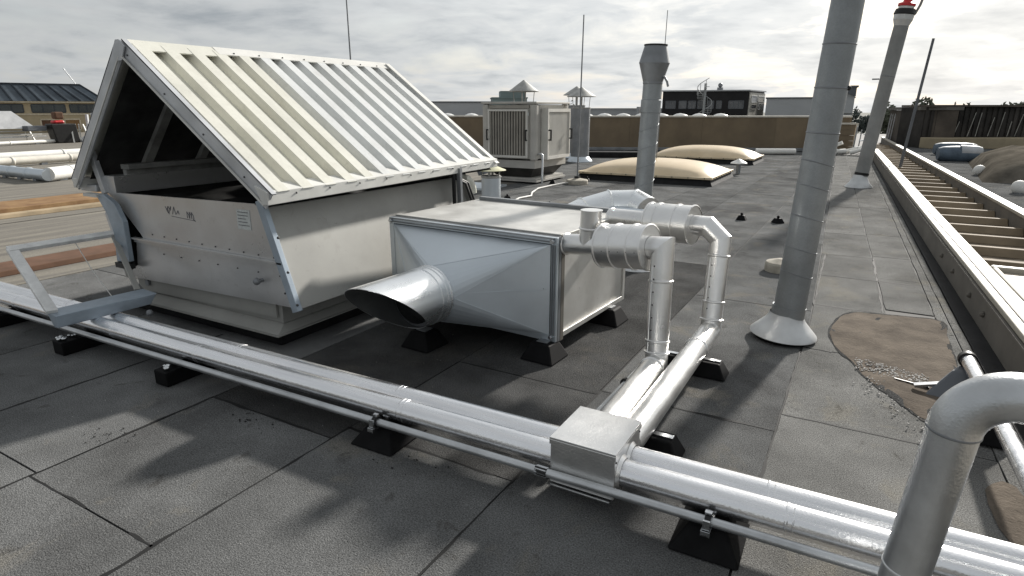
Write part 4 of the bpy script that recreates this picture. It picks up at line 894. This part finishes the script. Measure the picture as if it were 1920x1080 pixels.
# ================================================================ MUD PATCH AND GRAVEL
mud = [(0.077,6.897),(0.30,6.96),(0.545,7.01),(0.835,7.0),(0.845,6.42),(0.85,5.9),(0.86,5.5),(0.84,5.113),(0.80,4.869),(0.70,4.62),(0.57,4.58),(0.467,4.729),(0.341,4.947),(0.218,5.145),(0.118,5.448),(-0.012,5.709),(-0.093,6.119),(-0.054,6.575)]
def smooth_poly(p, n=4):
    out = []; m_ = len(p)
    for i in range(m_):
        p0, p1, p2, p3 = p[i-1], p[i], p[(i+1) % m_], p[(i+2) % m_]
        for k in range(n):
            t = k/n; out.append(tuple(.5*((2*p1[j])+(-p0[j]+p2[j])*t+(2*p0[j]-5*p1[j]+4*p2[j]-p3[j])*t*t+(-p0[j]+3*p1[j]-3*p2[j]+p3[j])*t**3)+random.uniform(-.008,.008) for j in (0,1)))
    return out
def patch(name, pts, z, m_, label, cat):
    mb = MB(); n = len(pts); c = (sum(p[0] for p in pts)/n, sum(p[1] for p in pts)/n); rings = 10; vs_ = [(*c, z+.004)]
    for r in range(1, rings+1):
        f = r/rings
        for p in pts:
            x, y = c[0]+(p[0]-c[0])*f, c[1]+(p[1]-c[1])*f
            h = z+(.004+.010*noise.noise((x*4, y*4, 0))+.005*noise.noise((x*15, y*15, 3)))*(1 if r < rings else 0)
            vs_.append((x, y, max(h, z-.001)))
    fs = [(0, 1+k, 1+(k+1) % n) for k in range(n)]
    for r in range(rings-1):
        for k in range(n): fs.append((1+r*n+k, 1+(r+1)*n+k, 1+(r+1)*n+(k+1) % n, 1+r*n+(k+1) % n))
    o = mb.add(vs_, fs, True).build(name, m_)
    return tag(o, label, cat)
patch('tide_mark', [(.42+(x-.42)*1.035, 5.85+(y-5.85)*1.03) for x, y in smooth_poly(mud)], .0035, 'felt_dark', 'thin dark tide mark rim around the brown mud patch', 'stain')
patch('mud_patch', smooth_poly(mud), .006, 'mud', 'dried brown mud patch on the felt between the leaning duct and the channel', 'mud patch')
patch('mud_patch', smooth_poly([(.82,3.85),(.93,3.95),(1.0,3.7),(.97,3.3),(.91,3.1),(.85,3.3),(.80,3.6)]), .006, 'mud', 'small brown mud patch beside the channel behind the bent pipe', 'mud patch')
gv = MB()
for k in range(430):
    u, v = random.random(), random.random()
    if k < 330: x, y = .13+u*.50, 5.42-.10*u+(v-.5)*(.30-.12*u)
    else: x, y = .20+u*.45+random.gauss(0,.05), 5.12-1.05*u+random.gauss(0,.07)
    r = random.uniform(.003,.008); q_ = [(x-r,y-r*.6),(x+r,y-r*.5),(x+r*.7,y+r*.7),(x-r*.6,y+r)]; gv.hexa([(*v,.008) for v in q_], [(x+(v[0]-x)*.75,y+(v[1]-y)*.75,.011+r*.5) for v in q_])
gv.build('gravel', 'gravel', kind='stuff')
db = MB()
for k in range(60):
    x, y = random.choice([(-4.0,1.75),(.10,3.0),(-3.35,2.35),(-2.1,2.45)]); x += random.gauss(0,.10); y += random.gauss(0,.06); r = random.uniform(.003,.009)
    db.add([(x-r,y-r*.6,.003),(x+r,y-r*.5,.003),(x+r*.4,y+r,.003),(x-r*.2,y,.004+r)], [(0,1,3),(1,2,3),(2,0,3)])
db.build('debris', 'seam', kind='stuff')
gp = MB()
for k in range(420):
    x, y = random.uniform(-6,.6), random.uniform(1.0,6.5); r = random.uniform(.001,.0028)
    gp.add([(x-r,y-r*.6,.002),(x+r,y-r*.5,.002),(x+r*.4,y+r,.002),(x-r*.2,y,.003+r)], [(0,1,3),(1,2,3),(2,0,3)])
gp.build('grit', 'gravel', kind='stuff')

# ================================================================ RIGHT SIDE PIPES
bp = thing('bent_pipe', 'thick grey bent pipe rising in the right foreground and curving over to the right', 'pipe', (.24, 2.0, .004))
up = [Vector((.235,2.04,0)), Vector((.262,2.02,.42)), Vector((.279,2.01,.62)), Vector((.318,2.0,1.115))]
MB().tube([up[0], up[2]], .0655, 36).build('pipe', 'pipe_grey', bp); MB().tube([up[2], up[3]], .0665, 36).build('pipe', 'pipe_grey', bp)
eb = arc((.318+.13,2.0,1.115), (-1,0,.0), (0.05,.05,1), .13, 0, math.pi/2, 14)
MB().tube(eb+[Vector((.56,2.03,1.248))], .069, 36, True, True).build('elbow', 'pipe_grey', bp)
MB().tube([Vector((.56,2.03,1.247)), Vector((1.5,2.1,1.24))], .066, 36).build('pipe', 'pipe_grey', bp)
MB().tube([Vector((1.5,2.1,1.28)), Vector((1.5,2.1,0))], .066, 24).build('pipe', 'pipe_grey', bp)
band(up[2], (.06,0,1), .066, bp, 'skirt', .012, .003, 36); band(up[3], (.06,0,1), .067, bp, 'galv_dull', .010, .003, 36); band((.555,2.03,1.247), (1,0,0), .068, bp, 'galv_dull', .010, .003, 36)
sp = thing('side_conduit', 'bright metal conduit ending beside the cream rail right of the mud patch', 'conduit', (.85,4.6,.004))
MB().tube([(.835,5.30,.23),(.885,3.72,.27),(.93,2.6,.27)], .046, 28).build('tube', 'clad', sp)
MB().lathe((.834,5.28,.23), [(.047,0),(.060,.002),(.060,.05),(.047,.052)], 24, (-.03,1,0)).build('clamp', 'black', sp)
ss = thing('conduit_stand', 'dark flared stand with a small bracket holding the bright conduit end at the mud patch', 'stand', (.80,5.2,.004))
MB().hexa([(.58,5.02,.006),(.80,4.98,.006),(.98,5.30,.006),(.72,5.42,.006)], [(.74,5.18,.175),(.84,5.16,.175),(.90,5.26,.175),(.80,5.32,.175)]).build('base', 'bld_grey_dark', ss, bevel=.015)
MB().bar((.52,5.10,.035), (.68,5.12,.075), .05, .02).build('bracket', 'zinc', ss)
MB().bar((.40,5.22,.014), (.62,5.14,.02), .012, .012).build('strap', 'black', ss)
MB().bar((.88,5.2,.12), (1.16,5.35,.16), .05, .04).build('arm', 'galv_dull', ss)
t = thing('wedge_support', 'black wedge foot under the bright side conduit behind the bent pipe', 'support foot', (.78,4.5,.004))
MB().hexa([(.62,4.35,.012),(1.0,4.35,.012),(1.0,4.75,.012),(.66,4.75,.012)], [(.80,4.45,.20),(.90,4.45,.20),(.90,4.65,.20),(.80,4.65,.20)]).build('base', 'rubber', t, bevel=.01)
eb_ = thing('end_fitting', 'small metal box fitting on the rear pipe at the bottom right corner', 'fitting', (.95,2.92,.004))
MB().box(.86, 2.83, .02, 1.25, 3.15, .355).build('body', 'galv_dull', eb_, bevel=.006)
MB().box(.845, 2.815, .357, 1.265, 3.165, .375).build('lid', 'zinc', eb_, bevel=.006)

# far right things
def lump(name, x0, y0, x1, y1, r, m_, label, cat, m2=None):
    t = thing(name, label, cat, ((x0+x1)/2, (y0+y1)/2, .06)); n = 10; pts = []; rs = []
    for i in range(n+1):
        f = i/n; pts.append((x0+(x1-x0)*f, y0+(y1-y0)*f, r*.85+.05)); rs.append(r*(.72+.28*math.sin(math.pi*min(1,max(0,f)))**.4))
    MB().tube(pts, rs, 14, True, True).build('cover', m_, t)
    if m2: 
        MB().tube([Vector(p)+Vector((.0,-.05,r*.30)) for p in pts[5:]], [q*.82 for q in rs[5:]], 14, True, True).build('top_sheet', m2, t)
lump('tarp_bundle', 2.45, 33.6, 4.0, 34.0, .30, 'tarp_blue', 'farther blue tarpaulin bundle below the beige ledge', 'tarpaulin')
lump('tarp_bundle', 2.3, 29.6, 3.7, 29.9, .32, 'tarp_blue', 'nearer blue tarpaulin bundle with a white top sheet', 'tarpaulin', 'tarp_white')
t = thing('covered_heap', 'grey brown tarpaulin covered heap right of the blue bundles', 'heap', (5.2,26,.06))
mb = MB(); n = 16; vs_ = []
for i in range(n+1):
    for j in range(n+1):
        u, v = -1+2*i/n, -1+2*j/n; h = max(0, 1-abs(u)**3)*max(0, 1-abs(v)**4)
        vs_.append((5.3+u*2.25+.25*v, 25.5+v*4.2, .06+(.74+.16*noise.noise((u*3, v*4, 1)))*h**.5))
mb.add(vs_, [(i*(n+1)+j, (i+1)*(n+1)+j, (i+1)*(n+1)+j+1, i*(n+1)+j+1) for i in range(n) for j in range(n)], True).build('cover', 'mound', t)
for x, y, lb in ((2.97,23.6,'white ball shaped vent in front of the tarpaulin heap'),(3.22,18.9,'pale ball shaped vent at the right picture edge beyond the channel')):
    t = thing('ball_vent', lb, 'vent', (x,y,.06)); MB().ball((x,y,.20), .17, 18).build('cap', 'white_duct', t); MB().tube([(x,y,.06),(x,y,.2)], .12, 14).build('stem', 'galv_dull', t)
# dark shed
sh = thing('dark_shed', 'long dark shed with slatted front and leaning pale battens above a beige ledge', 'shed', (6, 44, .06))
sA_, sB_ = Vector((2.15,39.2,0)), Vector((14,46.5,0)); sdv = (sB_-sA_).normalized(); snv = Vector((-sdv.y, sdv.x, 0))
q = [sA_, sB_, sB_+snv*1.9, sA_+snv*1.9]
MB().hexa([p+Vector((0,0,.06)) for p in q], [p+Vector((0,0,2.12)) for p in q]).build('body', 'shed_dark', sh)
q = [sA_-snv*1.1, sB_-snv*1.1, sB_-snv*.005, sA_-snv*.005]
MB().hexa([p+Vector((0,0,.06)) for p in q], [p+Vector((0,0,.60)) for p in q]).build('ledge', 'ledge', sh, bevel=.03)
q = [sA_-snv*.25, sB_-snv*.25, sB_+snv*1.95, sA_+snv*1.95]
MB().hexa([p+Vector((0,0,2.125)) for p in q], [p+Vector((0,0,2.22)) for p in q]).build('roof', 'shed_brown', sh)
LN = (sB_-sA_).length
for k in range(46):
    p = sA_+sdv*(.12+k*(LN-.3)/46)-snv*.03
    MB().bar(p+Vector((0,0,.62)), p+Vector((0,0,2.10)), .17, .05, snv).build('slat', 'shed_dark', sh)
for k in range(22):
    p = sA_+sdv*(.8+k*.52+random.uniform(-.18,.18))-snv*.09; hh = random.uniform(.7,1.35)
    MB().bar(p+Vector((0,0,.64)), p+sdv*random.uniform(.10,.26)+Vector((0,0,.64+hh)), .035, .02, snv).build('pale_batten', 'pale_batten', sh)
s2 = thing('brown_shed', 'low brown shed with a louvred vent at the far end of the channel', 'shed', (1.8, 42, .06))
a, b = Vector((.72,45.5,0)), Vector((2.1,39.35,0)); n_ = Vector((.97,.22,0)); q = [a, b, b+n_*1.6, a+n_*1.6]
MB().hexa([p+Vector((0,0,.0)) for p in q][::1], [p+Vector((0,0,1.95)) for p in q]).build('wall', 'shed_brown', s2)
q2 = [a-n_*.15-Vector((0,-.2,0)), b-n_*.15-Vector((0,.2,0)), b+n_*1.8, a+n_*1.8]
MB().hexa([p+Vector((0,0,1.96)) for p in q2], [p+Vector((0,0,2.12)) for p in q2]).build('roof', 'rail_face', s2)
for k in range(4): MB().bar(a.lerp(b,.45)-n_*.03+Vector((0,0,1.0+.1*k)), a.lerp(b,.72)-n_*.03+Vector((0,0,1.0+.1*k)), .04, .05).build('louvre_blade', 'frame_grey', s2)
for f in (.05,.12,.2,.82,.9): MB().bar(a.lerp(b,f)-n_*.10+Vector((0,0,.1)), a.lerp(b,f)-n_*.05+Vector((.05,0,1.75)), .07, .05).build('downpipe', 'frame_grey', s2)

# ================================================================ BUILDINGS BEYOND
def facade(t, a, b, u0, u1, z0, z1, m_frame, m_glass, nx=2, fr_=.10, off=.04):
    d = (b-a).normalized(); L_ = (b-a).length; n_ = Vector((d.y, -d.x, 0))
    P0 = lambda u, z, o: a+d*(u*L_)+n_*o+Vector((0,0,z))
    mb = MB()
    for (ua, ub, za, zb) in ((u0,u1,z1-fr_,z1),(u0,u1,z0,z0+fr_)): mb.hexa([P0(ua,za,.0),P0(ub,za,.0),P0(ub,za,off),P0(ua,za,off)], [P0(ua,zb,.0),P0(ub,zb,.0),P0(ub,zb,off),P0(ua,zb,off)])
    for k in range(nx+1):
        uc = u0+(u1-u0)*k/nx; w_ = fr_/2/L_
        mb.hexa([P0(uc-w_,z0+fr_,.0),P0(uc+w_,z0+fr_,.0),P0(uc+w_,z0+fr_,off),P0(uc-w_,z0+fr_,off)], [P0(uc-w_,z1-fr_,.0),P0(uc+w_,z1-fr_,.0),P0(uc+w_,z1-fr_,off),P0(uc-w_,z1-fr_,off)])
    w_ = mb.build('window', m_frame, t)
    MB().add([P0(u0,z0,.015),P0(u1,z0,.015),P0(u1,z1,.015),P0(u0,z1,.015)], [(0,1,2,3)]).build('pane', m_glass, w_)
dA, dB, dC = Vector((-22.8,76.7,0)), Vector((-13.25,78.9,0)), Vector((-12.6,86.0,0)); dD = dA+(dC-dB)
bk = thing('dark_building', 'flat roofed black building with a window band and pale end wall behind the parapet', 'building', (-18,80,-9))
q = [dA, dB, dC, dD]
MB().hexa([p+Vector((0,0,-9)) for p in q], [p+Vector((0,0,4.05)) for p in q]).build('wall', 'bld_dark', bk)
q = [dA+Vector((-.1,-.2,0)), dB+Vector((.15,-.2,0)), dC+Vector((.2,.1,0)), dD]
MB().hexa([p+Vector((0,0,4.055)) for p in q], [p+Vector((0,0,4.2)) for p in q]).build('roof', 'bld_grey', bk)
for (u0, u1, nx) in ((.04,.16,6),(.20,.29,1),(.31,.40,2),(.42,.50,2),(.54,.61,1),(.64,.70,1),(.78,.95,3)): facade(bk, dA, dB, u0, u1, 2.05, 3.0, 'bld_grey_dark', 'glass_grey', nx, .07)
ev = dC-dB; e_n = Vector((ev.y, -ev.x, 0)).normalized()
MB().prism([dB+ev.normalized()*.12+e_n*.02+Vector((0,0,-9)), dC+e_n*.02+Vector((0,0,-9)), dC+e_n*.02+Vector((0,0,3.9)), dB+ev.normalized()*.12+e_n*.02+Vector((0,0,3.9))], e_n*.10).build('end_wall', 'bld_light', bk)
a_, b_ = dB+e_n*.13, dC+e_n*.13
facade(bk, a_, b_, .12, .45, 2.0, 2.6, 'bld_light', 'glass_grey', 1, .08); facade(bk, a_, b_, .58, .95, 1.95, 2.75, 'white', 'glass_dark', 4, .10); facade(bk, a_, b_, .12, .45, 2.75, 3.6, 'white', 'bld_grey', 1, .10); facade(bk, a_, b_, .55, .95, 2.85, 3.6, 'white', 'bld_light', 1, .10)
MB().tube([(-16.6,79,4.2),(-16.6,79,4.5)], .35, 14).ball((-16.6,79,4.75), .28, 12).build('roof_vent', 'galv_dull', bk)
stt = thing('spiral_stair', 'pale spiral staircase climbing the front of the dark building', 'staircase', (-17.7,76.2,-2))
sx, sy = -17.75, 76.5
MB().tube([(sx,sy,-2),(sx,sy,4.9)], .15, 10).build('pole', 'stair_grey', stt)
rl = []
for k in range(30):
    th = k*.36+1.2; z = -1+k*.19; d = Vector((math.cos(th), math.sin(th), 0)); MB().bar(Vector((sx,sy,z)), Vector((sx,sy,z))+d*.85, .28, .05).build('step', 'stair_grey', stt); rl.append(Vector((sx,sy,z+.95))+d*.88)
MB().tube(rl, .04, 6, True, True).build('handrail', 'stair_grey', stt)
for q in rl[::2]: MB().bar(q, q-Vector((0,0,.9)), .05, .05, (1,0,0)).build('baluster', 'stair_grey', stt)
def block_b(name, label, pts, z0, z1, m_, rm=None, depth=10, rt_=.15):
    c = sum(pts, Vector())/len(pts); t = thing(name, label, 'building', (c.x, c.y, z0))
    d = (pts[1]-pts[0]).normalized(); n_ = Vector((-d.y, d.x, 0)); q = [pts[0], pts[1], pts[1]+n_*depth, pts[0]+n_*depth]
    MB().hexa([p+Vector((0,0,z0)) for p in q], [p+Vector((0,0,z1)) for p in q]).build('wall', m_, t)
    q = [pts[0]-n_*.1-d*.1, pts[1]-n_*.1+d*.1, pts[1]+n_*(depth+.1)+d*.1, pts[0]+n_*(depth+.1)-d*.1]
    MB().hexa([p+Vector((0,0,z1+.003)) for p in q], [p+Vector((0,0,z1+rt_)) for p in q]).build('roof', rm or m_, t)
    return t, d, n_
t, d, n_ = block_b('grey_building', 'plain pale grey flat building right of the black building', [Vector((-11.3,79.2,0)), Vector((-2.35,80.2,0))], -9, 3.18, 'bld_grey', 'bld_grey_dark')
p = Vector((-5.2,79.6,0)); q = [p, p+d*2.9, p+d*2.9+n_*6, p+n_*6]; MB().hexa([v+Vector((0,0,1.6)) for v in q], [v+Vector((0,0,4.3)) for v in q]).build('tower', 'bld_grey', t)
q = [p-n_*.4-d*.2, p+d*3.1-n_*.4, p+d*3.1+n_*6, p-d*.2+n_*6]; MB().hexa([v+Vector((0,0,4.305)) for v in q], [v+Vector((0,0,4.5)) for v in q]).build('roof', 'bld_grey_dark', t)
MB().prism([p+d*.9-n_*.3+Vector((0,0,4.3)), p+d*2.95-n_*.3+Vector((0,0,3.35)), p+d*2.95-n_*.3+Vector((0,0,4.3))], n_*.29).build('canopy', 'bld_grey_dark', t)
block_b('grey_building', 'long low grey building far behind the ridge end of the gabled vent', [Vector((-52,63,0)), Vector((-41,70,0))], -9, 2.82, 'bld_grey', 'bld_grey_dark')
block_b('grey_building', 'distant blue grey roofline behind the white rooflights in the middle', [Vector((-34,78,0)), Vector((-22.5,86,0))], -9, 2.0, 'bld_grey', 'bld_grey')
t, d, n_ = block_b('green_building', 'stepped grey green building far behind the ventilation unit', [Vector((-41.8,68.2,0)), Vector((-38.2,70.6,0))], -9, 3.3, 'green_bld', 'green_bld', 6)
p = Vector((-41.0,68.8,0)); q = [p, p+d*3.2, p+d*3.2+n_*4, p+n_*4]; MB().hexa([v+Vector((0,0,3.4)) for v in q], [v+Vector((0,0,4.2)) for v in q]).build('upper_storey', 'green_bld', t)
# old building on the other side, dark glazed roof
ob = thing('old_building', 'beige building with dark ribbed mansard roof and dark window band at the left edge', 'building', (-65,35,0))
oA, oB = Vector((-66.5,22.0,0)), Vector((-62.0,32.6,0)); od = (oB-oA).normalized(); on = Vector((-od.y, od.x, 0))
def obx(u0, u1, o0, o1, z0, z1): 
    q = [oA+od*u0+on*o0, oA+od*u1+on*o0, oA+od*u1+on*o1, oA+od*u0+on*o1]
    return MB().hexa([p+Vector((0,0,z0)) for p in q], [p+Vector((0,0,z1)) for p in q])
OL = (oB-oA).length
obx(0, OL, 0, 9, -9, 2.55).build('wall', 'bld_beige', ob)
obx(-.1, OL+.1, -.25, 9, 2.555, 2.68).build('cornice', 'bld_trim', ob); obx(-.1, OL+.12, -.06, -.002, 1.52, 1.64).build('string_course', 'bld_trim', ob)
q0 = [oA-on*.3, oB-on*.3+od*.2, oB+on*9+od*.2, oA+on*9]; q1 = [oA+on*1.6, oB+on*1.6-od*1.5, oB+on*7-od*1.5, oA+on*7]
MB().hexa([p+Vector((0,0,2.69)) for p in q0], [p+Vector((0,0,4.15)) for p in q1]).build('roof', 'slate', ob)
for k in range(13):
    f = k/12; MB().bar(q0[0].lerp(q0[1],f)-on*.04+Vector((0,0,2.74)), q1[0].lerp(q1[1],f)-on*.04+Vector((0,0,4.18)), .10, .09, on).build('rib', 'slate_rib', ob)
MB().bar(q1[0]+Vector((0,0,4.19)), q1[1]+Vector((0,0,4.19)), .16, .10).build('ridge', 'slate_rib', ob)
for (a, b, nx) in ((.0,.16,2),(.20,.48,4),(.53,.74,3),(.77,.99,4)): facade(ob, oA, oB, a, b, 1.70, 2.45, 'slate_rib', 'glass_dark', nx, .08)
facade(ob, oA, oB, .57, .66, .15, 1.2, 'bld_trim', 'rust_dark', 1, .12); facade(ob, oA, oB, .72, .82, .15, 1.2, 'bld_trim', 'rust', 1, .12)
MB().tube([oB-od*1.7+on*2+Vector((0,0,4.1)), oB-od*2.5+on*2+Vector((0,0,5.6))], .035, 8).build('aerial', 'frame_grey', ob)
# things on the old roof
def legs(t, c, w_, m_='white_duct', h=.75):
    for s in (-1, 1):
        for k in (-1, 1): MB().bar(Vector(c)+Vector((k*.25,s*w_,h)), Vector(c)+Vector((k*.55,s*(w_+.12),.01)), .07, .07).build('leg', m_, t)
t = thing('white_stand', 'white railed stand under a pale sloped cover at the left edge', 'stand', (-45,17.6,.006))
MB().hexa([(-46,15.5,.9),(-44,15.5,.9),(-44,19.0,.9),(-46,19.0,.9)], [(-45.5,15.5,1.9),(-44.8,15.5,1.9),(-44.8,18.2,1.9),(-45.5,18.2,1.9)]).build('cover', 'hood_skin', t)
legs(t, (-45,17.3,0), 1.6)
for z in (.55,.75): MB().bar((-44.4,15.4,z), (-44.4,19.4,z), .05, .07).build('rail', 'white_duct', t)
for z in (.42, .95): MB().bar((-44.3,15.4,z), (-44.3,19.6,z), .06, .08).build('rail', 'white', t)
t = thing('dark_machine', 'black machine with a red top between white slanted legs before the beige building', 'machine', (-43.6,20.3,.006))
MB().hexa([(-43.9,19.6,.02),(-43.1,19.6,.02),(-43.1,20.9,.02),(-43.9,20.9,.02)], [(-43.9,19.4,1.15),(-43.1,19.4,1.15),(-43.1,20.8,1.15),(-43.9,20.8,1.15)]).build('body', 'black', t, bevel=.05)
MB().box(-43.85,19.7,1.16,-43.3,20.3,1.36).build('hopper', 'red', t, bevel=.1); MB().box(-43.8,19.8,1.43,-43.3,20.3,1.85).build('chute', 'rust_dark', t, bevel=.08); MB().box(-44.2,18.3,.75,-43.5,19.35,1.05).build('motor', 'bld_grey_dark', t, bevel=.05)
legs(t, (-43.5,20.9,0), .35, h=1.1)
t = thing('scrap_frames', 'jumble of white and grey metal frames standing before the beige building', 'metal frames', (-43.5,23.5,.006))
for k in range(14):
    y = 21.6+k*.36; z = random.uniform(1.1,1.75); MB().bar((-43.5+random.uniform(-.4,.4),y,.02), (-43.5+random.uniform(-.5,.5),y+random.uniform(-.3,.3),z), .16, .12).build('bar', random.choice(['white_duct','frame_grey','bld_grey_dark','white_duct']), t)
for k in range(5): MB().box(-44.2, 21.8+k*.95, .3, -43.7, 22.5+k*.95, .95).build('panel', random.choice(['frame_grey','white_duct','bld_grey_dark']), t)
def wduct(label, a, b, r, m_='white_duct'):
    t = thing('white_duct', label, 'duct', (*(Vector(a).lerp(Vector(b),.5)).xy, .006)); MB().tube([a, b], r, 16).build('pipe', m_, t); d = Vector(b)-Vector(a)
    for f in (.33,.66): band(Vector(a)+d*f, d, r, t, m_, .1, .02, 16)
    for f in (.2,.5,.8): p = Vector(a)+d*f; MB().box(p.x-.1,p.y-.1,.007,p.x+.1,p.y+.1,p.z-r*.8).build('stand', 'galv_dull', t)
wduct('long white duct with brackets across the old roof, middle one of the parallel ducts', (-27.4,7.5,.30), (-28.2,15.5,.30), .17)
wduct('low cream duct lying just in front of the long white bracketed duct', (-26.6,8.6,.20), (-27.2,14.6,.20), .14, 'coping')
wduct('white duct in front of the railed stand, farthest of the parallel ducts', (-42,14,.15), (-44.3,23,.15), .10)
wduct('pale bluish duct at the left edge nearest the orange kerb', (-23.4,8.80,.20), (-20.2,8.76,.20), .16, 'galv')
wduct('stubby white duct joined to the bluish one beside the gable of the vent', (-20.25,8.8,.22), (-21.3,10.9,.22), .19)

# ================================================================ TREES
def leaf_cloud(c, rx, ry, rz, n, s):
    mb = MB(); cl = [(random.gauss(0,.45), random.gauss(0,.45), random.gauss(0,.4)) for _ in range(max(6, n//40))]
    for _ in range(n):
        b = random.choice(cl); p = [b[i]+random.gauss(0,.2) for i in range(3)]; l = math.sqrt(sum(v*v for v in p))
        if l > 1.15: p = [v/l for v in p]
        q = Vector((c[0]+p[0]*rx, c[1]+p[1]*ry, c[2]+p[2]*rz)); a = Vector((random.gauss(0,1), random.gauss(0,1), random.gauss(0,1))).normalized()*s*random.uniform(.5,1.2); e_ = a.orthogonal().normalized()*s*random.uniform(.4,.9)
        mb.add([q-a-e_*.3, q+e_, q+a, q-e_], [(0,1,2,3)])
    return mb
def tree(x, y, zb, h, r, label, m_='leaf', n=500, s=.16):
    t = thing('tree', label, 'tree', (x,y,zb)); MB().tube([(x,y,zb),(x+.1,y,zb+h*.5),(x+.05,y+.1,zb+h*.8)], [r*.10,r*.07,r*.03], 8, True, True).build('trunk', 'bark', t)
    for k in range(4):
        a = k*1.7; MB().tube([(x+.05,y,zb+h*(.45+.08*k)), (x+.5*r*math.cos(a), y+.5*r*math.sin(a), zb+h*(.65+.06*k))], [r*.04,r*.015], 6).build('limb', 'bark', t)
    leaf_cloud((x,y,zb+h*.74), r, r, h*.27, n, s).build('crown', m_, t)
for (x, y, zb, h, r, lb, n) in ((3.3,66,-4,6.7,1.2,'small flat topped tree above the shed beside the leaning rod',520),(1.0,70,-4,6.8,1.6,'low tree behind the brown shed roof',420),(6.4,64,-4,6.5,1.9,'wide low tree crown above the middle of the dark shed',600),(9.4,66,-4,6.5,1.1,'small rounded tree between the wide crown and the tall pair',380),(13.6,64,-4,7.0,.75,'slender tree, left of the pair above the dark shed',340),(15.4,64,-4,7.0,.85,'slender tree, right of the pair above the dark shed',340),(11.0,68,-4,6.6,1.7,'flat low tree behind the pair of slender trees',420),(-33.9,74,-9,12.2,1.3,'lone bushy tree between the unit and the conical cowls',520),(-37.0,74,-9,11.6,.9,'small sparse tree just right of the stepped green building',260)):
    tree(x, y, zb, h, r, lb, 'leaf', int(n*1.8), .2)
tl = MB()
for k in range(60):
    f = k/59; c = Vector((-9+f*34, 150-f*10, random.uniform(-1.5,.2))); m_ = leaf_cloud(c, 1.6, 1.6, 2.0, 90, .4); tl.add(m_.v, m_.f)
tl.build('far_wood', 'leaf_far', kind='stuff')
